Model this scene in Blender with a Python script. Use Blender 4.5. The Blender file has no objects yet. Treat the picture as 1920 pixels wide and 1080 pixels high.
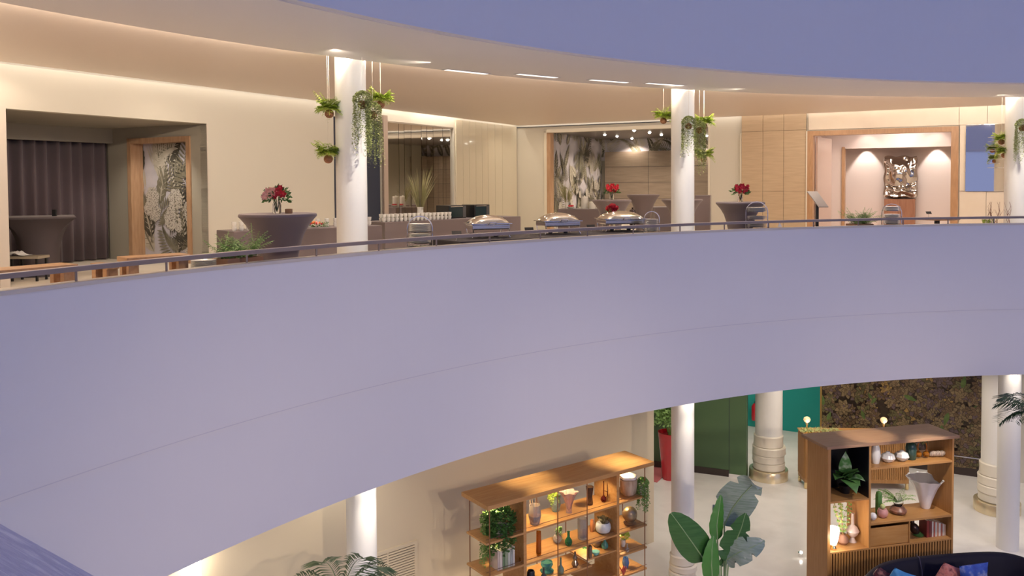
import bpy, bmesh, math, random
from mathutils import Vector, Matrix
PI = math.pi
sc = bpy.context.scene
COL = sc.collection
# ------------------------------------------------------------------ camera, sky, exposure
EYE = 1.45                      # eye height above the gallery floor (z = 0)
GR = -6.10                      # lobby floor
FP, PXC, YH, PIT, ROL = 1576.97, 960.0, 343.588, 0.03503, -0.00617
PYC = YH + FP * math.tan(PIT)
cd = bpy.data.cameras.new('camera'); cam = bpy.data.objects.new('camera', cd); COL.objects.link(cam)
cd.sensor_width = 36; cd.lens = FP / 1920 * 36
cd.shift_y = (PYC - 540) / 1920
cd.clip_start = .05; cd.clip_end = 200
cam.matrix_world = Matrix.Translation((0, 0, EYE)) @ Matrix.Rotation(PI / 2 - PIT, 4, 'X') @ Matrix.Rotation(ROL, 4, 'Z')
sc.camera = cam
sc.view_settings.view_transform = 'Standard'; sc.view_settings.look = 'None'
sc.view_settings.exposure = 0.0; sc.view_settings.gamma = 1.0
sc.view_settings.use_curve_mapping = False
sc.cycles.max_bounces = 8; sc.cycles.diffuse_bounces = 4; sc.cycles.glossy_bounces = 4
sc.cycles.sample_clamp_indirect = 6
sc.cycles.caustics_reflective = False; sc.cycles.caustics_refractive = False
w = bpy.data.worlds.new('dusk_sky'); sc.world = w; w.use_nodes = True
nt = w.node_tree; nt.nodes.clear()
wo = nt.nodes.new('ShaderNodeOutputWorld'); bg = nt.nodes.new('ShaderNodeBackground')
tc = nt.nodes.new('ShaderNodeTexCoord'); sx = nt.nodes.new('ShaderNodeSeparateXYZ'); rp = nt.nodes.new('ShaderNodeValToRGB')
nt.links.new(tc.outputs['Generated'], sx.inputs[0]); nt.links.new(sx.outputs['Z'], rp.inputs[0])
nt.links.new(rp.outputs[0], bg.inputs[0]); nt.links.new(bg.outputs[0], wo.inputs[0])
rp.color_ramp.elements[0].position = 0.0; rp.color_ramp.elements[0].color = (.27, .315, .58, 1)
rp.color_ramp.elements[1].position = .75; rp.color_ramp.elements[1].color = (.16, .22, .55, 1)
bg.inputs[1].default_value = 0.97

# ------------------------------------------------------------------ photo -> place
def ray(px, py):
    dx, dy = px - PXC, py - PYC
    c, s = math.cos(ROL), math.sin(ROL)
    dx, dy = c * dx + s * dy, -s * dx + c * dy
    fw = FP * math.cos(PIT) - dy * math.sin(PIT); dn = FP * math.sin(PIT) + dy * math.cos(PIT)
    return Vector((dx / fw, 1, -dn / fw))
def atz(px, py, z):
    r = ray(px, py); t = (z - EYE) / r.z
    return Vector((r.x * t, t, z))
def aty(px, py, Y):
    r = ray(px, py); return Vector((r.x * Y, Y, EYE + r.z * Y))
def onpl(px, py, C, u):          # vertical plane through C along u -> (s, z)
    r = ray(px, py); n = Vector((-u[1], u[0])); t = (n.x * C[0] + n.y * C[1]) / (n.x * r.x + n.y)
    return ((r.x * t - C[0]) * u[0] + (t - C[1]) * u[1], EYE + r.z * t)
def dep(px, Y, z):               # point at depth Y, column px, height z
    lo = aty(px, 400, Y); hi = aty(px, 700, Y); k = (z - lo.z) / (hi.z - lo.z)
    return lo.lerp(hi, k)

# ------------------------------------------------------------------ materials
MATS = {}
def M(name, col=(.5, .5, .5), rough=.5, metal=0., var=None, scale=6., stretch=None, bump=0., bscale=40., emit=None, estr=1., trans=0., ior=1.45, alpha=1., coat=0., kind='noise', spec=.5, sheen=0., detail=4.):
    if name in MATS: return MATS[name]
    m = bpy.data.materials.new(name); m.use_nodes = True
    n = m.node_tree; b = n.nodes['Principled BSDF']
    b.inputs['Base Color'].default_value = (*col, 1); b.inputs['Roughness'].default_value = rough
    b.inputs['Metallic'].default_value = metal; b.inputs['IOR'].default_value = ior
    b.inputs['Transmission Weight'].default_value = trans; b.inputs['Alpha'].default_value = alpha
    b.inputs['Coat Weight'].default_value = coat; b.inputs['Specular IOR Level'].default_value = spec
    b.inputs['Sheen Weight'].default_value = sheen
    if emit: b.inputs['Emission Color'].default_value = (*emit, 1); b.inputs['Emission Strength'].default_value = estr
    tcn = n.nodes.new('ShaderNodeTexCoord'); mp = n.nodes.new('ShaderNodeMapping')
    n.links.new(tcn.outputs['Object'], mp.inputs[0])
    if stretch: mp.inputs['Scale'].default_value = stretch
    if var:
        if kind == 'voronoi':
            t = n.nodes.new('ShaderNodeTexVoronoi'); t.inputs['Scale'].default_value = scale; o = t.outputs['Distance']
        elif kind == 'wave':
            t = n.nodes.new('ShaderNodeTexWave'); t.inputs['Scale'].default_value = scale; t.inputs['Distortion'].default_value = 6; t.inputs['Detail'].default_value = 3; o = t.outputs['Fac']
        else:
            t = n.nodes.new('ShaderNodeTexNoise'); t.inputs['Scale'].default_value = scale; t.inputs['Detail'].default_value = detail; o = t.outputs['Fac']
        n.links.new(mp.outputs[0], t.inputs['Vector'])
        r = n.nodes.new('ShaderNodeValToRGB'); n.links.new(o, r.inputs[0])
        cols = [col] + list(var)
        e = r.color_ramp.elements
        e[0].position = .3; e[0].color = (*cols[0], 1); e[1].position = .7; e[1].color = (*cols[-1], 1)
        for i, c in enumerate(cols[1:-1]):
            q = e.new(.3 + .4 * (i + 1) / (len(cols) - 1)); q.color = (*c, 1)
        n.links.new(r.outputs[0], b.inputs['Base Color'])
    if bump:
        t2 = n.nodes.new('ShaderNodeTexNoise'); t2.inputs['Scale'].default_value = bscale; t2.inputs['Detail'].default_value = 3
        n.links.new(mp.outputs[0], t2.inputs['Vector'])
        bp = n.nodes.new('ShaderNodeBump'); bp.inputs['Strength'].default_value = bump; bp.inputs['Distance'].default_value = .01
        n.links.new(t2.outputs['Fac'], bp.inputs['Height']); n.links.new(bp.outputs[0], b.inputs['Normal'])
    MATS[name] = m; return m

def wood(name, a, b_, rough=.4, stretch=(1, 14, 14), scale=3., **k):
    return M(name, a, rough, var=[b_], scale=scale, stretch=stretch, **k)

# ------------------------------------------------------------------ mesh builder
class MB:
    def __init__(s): s.v = []; s.f = []; s.mi = []; s.sm = []; s.T = Matrix.Identity(4); s.m = 0; s.smooth = False
    def add(s, vs, fs, sm=None):
        o = len(s.v); s.v += [tuple(s.T @ Vector(p)) for p in vs]
        for f in fs: s.f.append([i + o for i in f]); s.mi.append(s.m); s.sm.append(s.smooth if sm is None else sm)
        return s
    def box(s, x0, y0, z0, x1, y1, z1, bv=0.):
        if bv: return s.bbox(x0, y0, z0, x1, y1, z1, bv)
        v = [(x0, y0, z0), (x1, y0, z0), (x1, y1, z0), (x0, y1, z0), (x0, y0, z1), (x1, y0, z1), (x1, y1, z1), (x0, y1, z1)]
        return s.add(v, [(0, 3, 2, 1), (4, 5, 6, 7), (0, 1, 5, 4), (1, 2, 6, 5), (2, 3, 7, 6), (3, 0, 4, 7)])
    def bbox(s, x0, y0, z0, x1, y1, z1, b):
        bm = bmesh.new(); bmesh.ops.create_cube(bm, size=1)
        for v in bm.verts: v.co = Vector(((x0 + x1) / 2 + v.co.x * (x1 - x0), (y0 + y1) / 2 + v.co.y * (y1 - y0), (z0 + z1) / 2 + v.co.z * (z1 - z0)))
        bmesh.ops.bevel(bm, geom=bm.edges[:], offset=b, segments=2, affect='EDGES', profile=.6)
        bm.verts.ensure_lookup_table(); s.add([v.co[:] for v in bm.verts], [[v.index for v in f.verts] for f in bm.faces]); bm.free(); return s
    def lathe(s, prof, n=24, cx=0, cy=0, a0=0, a1=2 * PI, wob=None, caps=True):
        full = abs(a1 - a0 - 2 * PI) < 1e-6; k = n if full else n + 1; vs = []; fs = []
        for r, z in prof:
            for i in range(k):
                a = a0 + (a1 - a0) * i / n; rr = r * (wob(a, z) if wob else 1)
                vs.append((cx + rr * math.cos(a), cy + rr * math.sin(a), z))
        for j in range(len(prof) - 1):
            for i in range(n):
                i2 = (i + 1) % k
                fs.append((j * k + i, j * k + i2, (j + 1) * k + i2, (j + 1) * k + i))
        if full and caps:
            if prof[0][0] > 1e-4: fs.append(tuple(range(k))[::-1])
            if prof[-1][0] > 1e-4: fs.append(tuple((len(prof) - 1) * k + i for i in range(k)))
        return s.add(vs, fs, True)
    def cyl(s, x, y, z0, z1, r, n=16, r1=None): return s.lathe([(r, z0), (r if r1 is None else r1, z1)], n, x, y)
    def tube(s, pts, r, n=6, closed=False, r1=None):
        P = [Vector(p) for p in pts]; vs = []; fs = []; m = len(P)
        up = None
        for i, p in enumerate(P):
            t = (P[(i + 1) % m] - P[i - 1]) if closed else (P[min(i + 1, m - 1)] - P[max(i - 1, 0)])
            t = t.normalized() if t.length > 1e-9 else Vector((0, 0, 1))
            if up is None: up = t.orthogonal().normalized()
            up = (up - t * up.dot(t)); up = up.normalized() if up.length > 1e-6 else t.orthogonal().normalized()
            sd = t.cross(up); rr = r if r1 is None else r + (r1 - r) * i / (m - 1)
            for k in range(n):
                a = 2 * PI * k / n; vs.append(p + up * (rr * math.cos(a)) + sd * (rr * math.sin(a)))
        for i in range(m if closed else m - 1):
            j = (i + 1) % m
            for k in range(n): fs.append((i * n + k, i * n + (k + 1) % n, j * n + (k + 1) % n, j * n + k))
        if not closed: fs.append(tuple(range(n))[::-1]); fs.append(tuple((m - 1) * n + k for k in range(n)))
        return s.add(vs, fs, True)
    def sphere(s, c, r, n=12, m=8, sz=1.):
        vs = []; fs = []
        for j in range(m + 1):
            t = PI * j / m
            for i in range(n):
                a = 2 * PI * i / n; vs.append((c[0] + r * math.sin(t) * math.cos(a), c[1] + r * math.sin(t) * math.sin(a), c[2] - r * sz * math.cos(t)))
        for j in range(m):
            for i in range(n): fs.append((j * n + i, j * n + (i + 1) % n, (j + 1) * n + (i + 1) % n, (j + 1) * n + i))
        return s.add(vs, fs, True)
    def prism(s, poly, z0, z1):
        k = len(poly); vs = [(p[0], p[1], z0) for p in poly] + [(p[0], p[1], z1) for p in poly]
        fs = [tuple(range(k))[::-1], tuple(range(k, 2 * k))] + [(i, (i + 1) % k, k + (i + 1) % k, k + i) for i in range(k)]
        return s.add(vs, fs)
    def ringseg(s, r0, r1, z0, z1, a0, a1, n=96):      # solid annular sector about (0,0)
        vs = []; fs = []
        for i in range(n + 1):
            a = a0 + (a1 - a0) * i / n; c, q = math.cos(a), math.sin(a)
            vs += [(r0 * c, r0 * q, z0), (r1 * c, r1 * q, z0), (r1 * c, r1 * q, z1), (r0 * c, r0 * q, z1)]
        for i in range(n):
            o = 4 * i
            for k in range(4): fs.append((o + k, o + 4 + k, o + 4 + (k + 1) % 4, o + (k + 1) % 4))
        fs += [(0, 1, 2, 3), (4 * n + 3, 4 * n + 2, 4 * n + 1, 4 * n)]
        return s.add(vs, fs)
    def build(s, name, mats, parent=None, loc=None, rot=None):
        me = bpy.data.meshes.new(name); me.from_pydata(s.v, [], s.f)
        if not isinstance(mats, (list, tuple)): mats = [mats]
        for m in mats: me.materials.append(m)
        me.polygons.foreach_set('material_index', s.mi); me.polygons.foreach_set('use_smooth', s.sm)
        bm = bmesh.new(); bm.from_mesh(me); bmesh.ops.recalc_face_normals(bm, faces=bm.faces[:]) if len(bm.faces) < 60000 else None
        bm.to_mesh(me); bm.free()
        me.update()
        if any(s.sm):
            try: me.set_sharp_from_angle(angle=math.radians(38))
            except Exception: pass
        o = bpy.data.objects.new(name, me); COL.objects.link(o)
        if parent: o.parent = parent
        if loc is not None: o.location = loc
        if rot: o.rotation_euler = rot
        return o
def tag(o, label, cat, group=None, kind=None):
    if label: o['label'] = label
    if cat: o['category'] = cat
    if group: o['group'] = group
    if kind: o['kind'] = kind
    return o
def thing(name, label, cat, loc=(0, 0, 0), rz=0., group=None):
    o = bpy.data.objects.new(name, None); COL.objects.link(o); o.location = loc; o.rotation_euler = (0, 0, rz); o.empty_display_size = .1
    return tag(o, label, cat, group)
def struct(o): o['kind'] = 'structure'; return o
def dup(root, loc, rz=0., label=None, group=None, scale=None):
    r = root.copy(); COL.objects.link(r); r.location = loc; r.rotation_euler = (0, 0, rz)
    if label: r['label'] = label
    if group: r['group'] = group
    if scale: r.scale = scale if isinstance(scale, (tuple, list)) else (scale,) * 3
    for ch in list(root.children):
        c = ch.copy(); COL.objects.link(c); c.parent = r
        for g in ch.children:
            d = g.copy(); COL.objects.link(d); d.parent = c
    return r
def light(kind, loc, energy, col=(1, .80, .60), size=.1, rot=None, target=None, spot=60, blend=.6, sy=None, spread=None):
    l = bpy.data.lights.new('lamp_light', kind); l.energy = energy; l.color = col
    if kind == 'AREA':
        l.size = size; l.shape = 'RECTANGLE' if sy else 'SQUARE'
        if sy: l.size_y = sy
        if spread: l.spread = math.radians(spread)
    else: l.shadow_soft_size = size
    if kind == 'SPOT': l.spot_size = math.radians(spot); l.spot_blend = blend
    o = bpy.data.objects.new('lamp_light', l); COL.objects.link(o); o.location = loc
    if rot: o.rotation_euler = rot
    if target is not None: o.rotation_euler = (Vector(target) - Vector(loc)).to_track_quat('-Z', 'Y').to_euler()
    return o
WARM = (1, .84, .67); NEUT = (1, .89, .76)
# ------------------------------------------------------------------ plan of the building
AC = Vector((10.6426, -.3534))       # centre of the round atrium
RP, RS, RU = 16.04, 17.18, 15.01     # balustrade, ceiling ring outer edge, upper balustrade
CEIL = 3.20; RING = 3.10
def polar(px, R, py=400):            # where the view through column px meets the circle R
    a = ray(px, py).x; A = a * a + 1; B = -2 * (a * AC.x + AC.y); C = AC.x ** 2 + AC.y ** 2 - R * R
    Y = (-B + math.sqrt(B * B - 4 * A * C)) / 2 / A
    return Vector((a * Y, Y))
_l = [atz(x, y, CEIL).xy for x, y in ((0, 119.7), (320, 158.3), (600, 193.8), (850, 222))]
_r = [atz(x, y, CEIL).xy for x, y in ((970, 236.5), (1240, 225.8), (1600, 210), (1885, 198.3))]
UL = (_l[0] - _l[-1]).normalized(); UR = (_r[-1] - _r[0]).normalized()
_k = (UL + Vector((UR.y, -UR.x)) * (1 if Vector((UR.y, -UR.x)).dot(UL) > 0 else -1)).normalized()
UL = _k; UR = Vector((-UL.y, UL.x)); UR = UR if UR.x > 0 else -UR
# corner of the two gallery walls
def isect(P, u, Q, v):
    d = u.x * v.y - u.y * v.x; t = ((Q.x - P.x) * v.y - (Q.y - P.y) * v.x) / d; return P + u * t
CK = isect((_l[0] + _l[-1]) / 2, UL, (_r[0] + _r[-1]) / 2, UR)
NL = Vector((UR.x, UR.y)) * -1       # outward (behind) the left wall
NR = UL * -1                         # outward (behind) the right wall
def wl(px, py): return onpl(px, py, CK, UL)      # (s, z) on the left gallery wall
def wr(px, py): return onpl(px, py, CK, UR)
def frame(C, u, nrm, z=0.):          # local x along u, y along nrm (behind the wall), z up
    m = Matrix.Identity(4); m[0][0], m[1][0] = u.x, u.y; m[0][1], m[1][1] = nrm.x, nrm.y
    m[0][3], m[1][3], m[2][3] = C.x, C.y, z; return m
FL = frame(CK, UL, NL); FR = frame(CK, UR, NR)
def setf(o, F, x=0, y=0, z=0, rz=0): o.matrix_world = F @ Matrix.Translation((x, y, z)) @ Matrix.Rotation(rz, 4, 'Z'); return o
def wall_holes(mb, s0, s1, z0, z1, holes, th=.2, y0=0.):
    hs = sorted(holes); x = s0
    for a, b, za, zb in hs:
        if a > x: mb.box(x, y0, z0, a, y0 + th, z1)
        if za > z0: mb.box(a, y0, z0, b, y0 + th, za)
        if zb < z1: mb.box(a, y0, zb, b, y0 + th, z1)
        x = b
    if s1 > x: mb.box(x, y0, z0, s1, y0 + th, z1)
    return mb
print('CORNER', CK, UL, UR)
# ------------------------------------------------------------------ the building
m_fascia = M('white_plaster_fascia', (.74, .72, .74), .55)
m_ceil = M('beige_satin_ceiling', (.80, .68, .58), .42)
m_ring = M('greige_ceiling_ring', (.88, .83, .77), .5)
m_wallc = M('cream_painted_wall', (.65, .61, .52), .6)
m_white = M('warm_white_paint', (.82, .80, .76), .5)
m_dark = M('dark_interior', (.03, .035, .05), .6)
m_floor1 = M('gallery_carpet', (.68, .60, .50), .8, var=[(.74, .66, .56)], scale=3)
m_lobbyfl = M('pale_polished_stone', (.70, .67, .63), .2, var=[(.80, .77, .73), (.75, .72, .68)], scale=1.1, detail=8)
m_beige = M('beige_plaster', (.70, .61, .44), .65)
A0, A1 = math.radians(15), math.radians(225)
def about(mb): mb.T = Matrix.Translation((AC.x, AC.y, 0)); return mb
# balustrade: plaster face in two lifts with a thin shadow joint, cap
mb = about(MB()); mb.ringseg(RP, RP + .12, -.955, EYE - .8 - .035, A0, A1, 200); struct(mb.build('wall_balustrade', m_fascia))
mb = about(MB()); mb.ringseg(RP + .01, RP + .14, -.967, -.955, A0, A1, 200); struct(mb.build('trim_1', M('shadow_joint', (.62, .60, .66), .8)))
mb = about(MB()); mb.ringseg(RP + .03, RP + .4, -2.199, -.967, A0, A1, 200); struct(mb.build('wall_slab_edge', m_fascia))
mb = about(MB()); mb.ringseg(RP - .012, RP + .14, EYE - .835, EYE - .8, A0, A1, 200); struct(mb.build('trim_2', M('pale_metal_cap', (.66, .59, .51), .4, .15)))
# gallery slab, lobby ceiling, ceilings
mb = about(MB()); mb.ringseg(RP + .14, 46, -.25, 0, A0, A1, 96); struct(mb.build('floor', m_floor1))
mb = about(MB()); mb.ringseg(RP + .4, 46, -2.1, -1.9, A0, A1, 96); struct(mb.build('ceiling_lobby', m_white))
mb = about(MB()); mb.ringseg(RU, RS, RING, RING + .4, A0, A1, 200); struct(mb.build('ceiling_ring', m_ring))
mb = about(MB()); mb.ringseg(RU - .12, RU, RING + .008, 4.72, A0, A1, 200); struct(mb.build('wall_upper_balustrade', m_fascia))
mb = about(MB()); mb.ringseg(RU - .10, RU, 4.732, 7.2, A0, A1, 200); struct(mb.build('wall_upper_balustrade', m_fascia))
mb = about(MB()); mb.ringseg(RU - .08, RU, 4.72, 4.732, A0, A1, 200); struct(mb.build('trim_3', MATS['shadow_joint']))
mb = about(MB()); mb.ringseg(RU, RU + 6, 7.2, 7.4, A0, A1, 96); struct(mb.build('ceiling_upper', m_fascia))
# lobby floor and the outer shell
mb = about(MB()); mb.prism([(50 * math.cos(2 * PI * i / 64), 50 * math.sin(2 * PI * i / 64)) for i in range(64)], GR - .2, GR); struct(mb.build('floor_lobby', m_lobbyfl))
mb = about(MB()); mb.ringseg(46, 46.3, GR, 7.2, A0, A1, 96); struct(mb.build('wall_outer', m_wallc))

# hand rail on short posts
m_rail = M('brushed_taupe_metal', (.30, .235, .20), .4, .15)
ra = math.radians
rail = thing('handrail', 'long curved taupe metal handrail above the white balustrade', 'handrail', (AC.x, AC.y, 0))
mb = MB(); mb.ringseg(RP + .03, RP + .085, .735, .775, ra(75), ra(175), 160); mb.build('rail_bar', m_rail, rail)
mb = MB(); mb.ringseg(RP + .028, RP + .087, .775, .779, ra(75), ra(175), 160); mb.build('top_plate', M('pale_rail_top', (.72, .60, .50), .35, .1), rail)
post = None
def ang(px): p = polar(px, RP + .06, 450) - AC; return math.atan2(p.y, p.x)
for px in (141, 311, 462, 593, 710, 818, 918, 1013, 1101, 1187, 1275, 1358, 1441, 1525, 1609, 1693, 1777, 1863):
    a = ang(px); mb = MB(); mb.cyl((RP + .06) * math.cos(a), (RP + .06) * math.sin(a), .645, .74, .011, 8); mb.build('post', m_rail, rail)

# ---- left gallery wall (s runs from the corner towards the camera)
sN1, zN = wl(389, 232); sN0 = wl(5, 205)[0]
sD1, zD = wl(625, 218); sD0 = wl(716, 222)[0]
sM1 = wl(726, 300)[0]; sM0 = wl(851, 300)[0]; zM = wl(740, 228)[1]
print('niche', sN1, sN0, zN, 'door', sD0, sD1, zD, 'mirror', sM0, sM1, zM)
mb = MB(); wall_holes(mb, 0, sN0 + 9, 0, CEIL + .28, [(sM0, sM1, 0, zM), (sD0, sD1, 0, zD), (sN1, sN0, 0, zN)], .2)
mb.T = Matrix.Identity(4); o = struct(mb.build('wall_left', m_wallc)); o.matrix_world = FL
# ceiling stops short of the walls, leaving a lit cove
def cove_ceiling():
    mb = MB(); gap = .2
    # polygon: ring outer edge to the walls, in plan
    P0 = CK - NL * gap - NR * gap
    arc = [(AC.x + (RS - .02) * math.cos(a), AC.y + (RS - .02) * math.sin(a)) for a in [ra(60 + i * 150 / 80) for i in range(81)]]
    far_l = P0 + UL * 34; far_r = P0 + UR * 24
    poly = arc + [tuple(far_l), tuple(P0), tuple(far_r)]
    mb.prism(poly, CEIL, CEIL + .06); return mb
struct(cove_ceiling().build('ceiling', m_ceil))
mb = MB(); mb.prism([tuple(CK - NL * .3 - NR * .3 + UL * 34), tuple(CK - NL * .3 - NR * .3), tuple(CK - NL * .3 - NR * .3 + UR * 24), tuple(CK + NL * 12 + NR * 12 + UR * 34), tuple(CK + NL * 12 + NR * 12 + UL * 0), tuple(CK + NL * 12 + UL * 34)], CEIL + .28, CEIL + .4)
struct(mb.build('ceiling_cove', m_white))
# ---- right gallery wall
sR0 = wr(1029, 300)[0]; sR1 = wr(1328, 300)[0]; zR = wr(1027, 249)[1]
sF0 = wr(1513, 300)[0]; sF1 = wr(1797, 300)[0]; zF = wr(1660, 241.5)[1]
print('room', sR0, sR1, zR, 'foyer', sF0, sF1, zF)
mb = MB(); wall_holes(mb, -.2, sF1 + 9, 0, CEIL + .28, [(sR0, sR1, 0, zR), (sF0, sF1, 0, zF)], .2)
o = struct(mb.build('wall_right', m_wallc)); o.matrix_world = FR
# ------------------------------------------------------------------ painted murals, niche, rooms
m_mbg = M('mural_pale_ground', (.50, .47, .51), .7, var=[(.60, .57, .61), (.46, .43, .46)], scale=1.6)
m_md = M('mural_dark_leaf', (.055, .05, .035), .7, var=[(.10, .09, .07)], scale=9)
m_mm = M('mural_olive_leaf', (.17, .15, .10), .7, var=[(.26, .24, .18)], scale=7)
m_ml = M('mural_pale_leaf', (.42, .38, .30), .7, var=[(.60, .55, .46)], scale=7)
m_mf = M('mural_blossom', (.55, .50, .44), .7, var=[(.75, .70, .62), (.16, .14, .11)], scale=55, kind='voronoi')
MUR = [m_mbg, m_md, m_mm, m_ml, m_mf]
def leaf2d(mb, cx, cz, L, W, a, y, serr=0., bend=0., clip=None, n=9):
    pts = []
    for sgn in (1, -1):
        rng = range(n + 1) if sgn == 1 else range(n, -1, -1)
        for i in rng:
            t = i / n; wv = math.sin(PI * t ** .8) * W / 2 * (1 - serr * (i % 2)); x = t * L; z = sgn * wv + bend * L * t * t
            pts.append((cx + x * math.cos(a) - z * math.sin(a), cz + x * math.sin(a) + z * math.cos(a)))
    x0, x1, z0, z1 = clip
    pts = [(min(max(p[0], x0), x1), min(max(p[1], z0), z1)) for p in pts]
    k = n + 1; vs = [(p[0], y, p[1]) for p in pts]; fs = [(i, i + 1, 2 * k - 2 - i, 2 * k - 1 - i) for i in range(n)]
    mb.add(vs, fs)
def mural(name, F, x0, x1, z0, z1, seed, dens=1., big=1., fl=True, parent=None):
    R = random.Random(seed); clip = (x0, x1, z0, z1); mb = MB(); mb.m = 0
    mb.box(x0, 0, z0, x1, .02, z1); y = -.001; A = (x1 - x0) * (z1 - z0)
    def frond(cx, cz, a, L, mi, W=.35):
        nonlocal y
        y -= .0004; mb.m = mi; k = 13
        for i in range(k):
            t = i / k; px_, pz = cx + L * t * math.cos(a + t * .5), cz + L * t * math.sin(a + t * .5)
            for sg in (1, -1): leaf2d(mb, px_, pz, W * big * (1 - .6 * t), .035 * big, a + t * .5 + sg * (1.0 - .4 * t), y, clip=clip, n=4)
    def banana(cx, cz, a, L, W, mi):
        nonlocal y
        y -= .0004; mb.m = mi; b = R.uniform(-.25, .25); leaf2d(mb, cx, cz, L, W, a, y, .12, b, clip, 16)
        y -= .0004; mb.m = 3 if mi < 3 else 2; leaf2d(mb, cx, cz, L, .02 * big + W * .06, a, y, 0, b, clip, 10)
        for k in range(5):
            t = .2 + .13 * k
            for sg in (1, -1): leaf2d(mb, cx + L * t * math.cos(a), cz + L * t * math.sin(a) + 0, W * .42, .012 * big, a + sg * .9, y, clip=clip, n=3)
    for i in range(int(A * 2.2 * dens)):
        cx, cz = R.uniform(x0, x1), z0 + (z1 - z0) * R.random() ** 1.3
        banana(cx, cz, R.uniform(.5, 2.6), big * R.uniform(.5, 1.0), big * R.uniform(.2, .34), R.choice([1, 1, 2, 2, 3]))
    for i in range(int(A * 1.6 * dens)):
        frond(R.uniform(x0, x1), R.uniform(z0, z1), R.uniform(.3, 2.8), big * R.uniform(.5, .9), R.choice([1, 2, 2, 3]))
    if fl:
        for i in range(int(A * 1.1 * dens) + 2):
            cx, cz = R.uniform(x0, x1), R.uniform(z0, z0 + (z1 - z0) * .55); r = big * R.uniform(.09, .2); y -= .0004; mb.m = 4
            pts = [(min(max(cx + r * (1 + .08 * math.sin(a * 7)) * math.cos(a), x0), x1), y, min(max(cz + r * 1.1 * (1 + .08 * math.sin(a * 7)) * math.sin(a), z0), z1)) for a in [2 * PI * q / 28 for q in range(28)]]
            mb.add(pts, [tuple(range(28))])
        for i in range(int(A * 1.0 * dens)):
            cx, cz = R.uniform(x0, x1), R.uniform(z0, z0 + (z1 - z0) * .7); y -= .0004
            for q in range(14):
                mb.m = 3 if q % 2 else 2; leaf2d(mb, cx + .006 * q, cz + .035 * big * q, .09 * big * (1 - q / 18), .035 * big, PI / 2 + (.8 if q % 2 else -.8), y, clip=clip, n=3)
    o = mb.build(name, MUR, parent); o.matrix_world = F; return o

m_oak = wood('light_oak_casing', (.42, .25, .14), (.52, .33, .20), .45, (6, 6, 1), 4)
m_grey = M('greige_painted_wall', (.40, .37, .30), .6)
# -- curtained niche in the left wall
zn = zN
qc = FL.inverted() @ atz(232, 243, zn); yB = qc.y
print('niche depth', yB, 'back corner s', qc.x, 'vs', sN1)
mb = MB()
mb.box(sN1 - .15, .2, zn, sN0 + .4, yB + .4, zn + .1); mb.box(sN0, .2, 0, sN0 + .15, yB + .2, zn)
struct(mb.build('wall_niche', m_grey)).matrix_world = FL
Cb = (FL @ Vector((0, yB, 0))); sc0, zc0 = onpl(215, 269, Cb, UL)
print('curtain edge', sc0, zc0)
mb = MB(); mb.box(sN1, yB, zc0, sN0, yB + .15, zn); mb.box(sN1, yB, 0, sc0, yB + .15, zc0); mb.box(sN1 - .2, yB + .35, 0, sN0 + .2, yB + .45, zc0 + .3); mb.box(sN1 - .05, yB + .1, 0, sc0 - .01, yB + .36, zc0 + .2)
struct(mb.build('wall_niche_back', m_grey)).matrix_world = FL
# side wall with framed opening: local frame looking along -s, x runs along depth
Cs = FL @ Vector((sN1, 0, 0)); FS = frame(Vector((Cs.x, Cs.y)), NL, -UL)
ya, za = onpl(357, 253, Cs, NL); yb, zb = onpl(240, 262, Cs, NL)
print('side frame', ya, yb, za, zb)
zt = (za + zb) / 2
mb = MB(); wall_holes(mb, 0, yB, 0, zn, [(ya, yb, 0, zt)], .15); struct(mb.build('wall_niche_side', m_grey)).matrix_world = FS
fr = thing('framed_mural_panel', 'tall tropical leaf mural in a light oak frame beside the dark curtain', 'mural', (0, 0, 0)); 
mb = MB(); cw = .10
for a, b, c, d in ((ya, 0, ya + cw, zt), (yb - cw, 0, yb, zt), (ya + cw, zt - cw, yb - cw, zt)): mb.box(a, -.03, b, c, .28, d)
o = mb.build('frame', m_oak, fr); o.matrix_world = FS
mural('mural_print', FS @ Matrix.Translation((0, .26, 0)), ya + cw, yb - cw, 0, zt - cw, 7, 2.6, 1.15, parent=fr)
# curtain
m_cur = M('aubergine_curtain', (.13, .095, .108), .75, sheen=.3)
mb = MB(); mb.smooth = True; N = 260; vs = []; L = sN0 - .02 - (sc0 + .02)
for i in range(N + 1):
    x = sc0 + .02 + L * i / N; yy = yB + .17 + .075 * math.sin(2 * PI * x / .235) + .02 * math.sin(x * 9.1)
    vs += [(x, yy, .02), (x, yy, zc0 + .08)]
mb.add(vs, [(2 * i, 2 * i + 2, 2 * i + 3, 2 * i + 1) for i in range(N)])
cu = mb.build('curtain', m_cur); cu.matrix_world = FL; tag(cu, 'floor length dark aubergine pleated curtain across the back of the niche', 'curtain')
light('SPOT', FL @ Vector((sN1 + .9, .9, zn - .03)), 75, NEUT, .04, target=FL @ Vector((sN1 + .2, 1.3, .9)), spot=100)
light('SPOT', FL @ Vector((sN1 + 1.4, 1.6, zn - .03)), 7, NEUT, .04, target=FL @ Vector((sN1 + 2, 2.0, .0)), spot=130)
md = cu.modifiers.new('s', 'SOLIDIFY'); md.thickness = .006
# pale metal corner trims of the niche
mb = MB(); mb.box(sN1 - .0, -.015, 0, sN1 + .03, .0, zN); mb.box(sN0 - .02, -.04, 0, sN0 + .12, 0, zN + .03); struct(mb.build('trim_4', M('pale_metal_cap'))).matrix_world = FL

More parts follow.
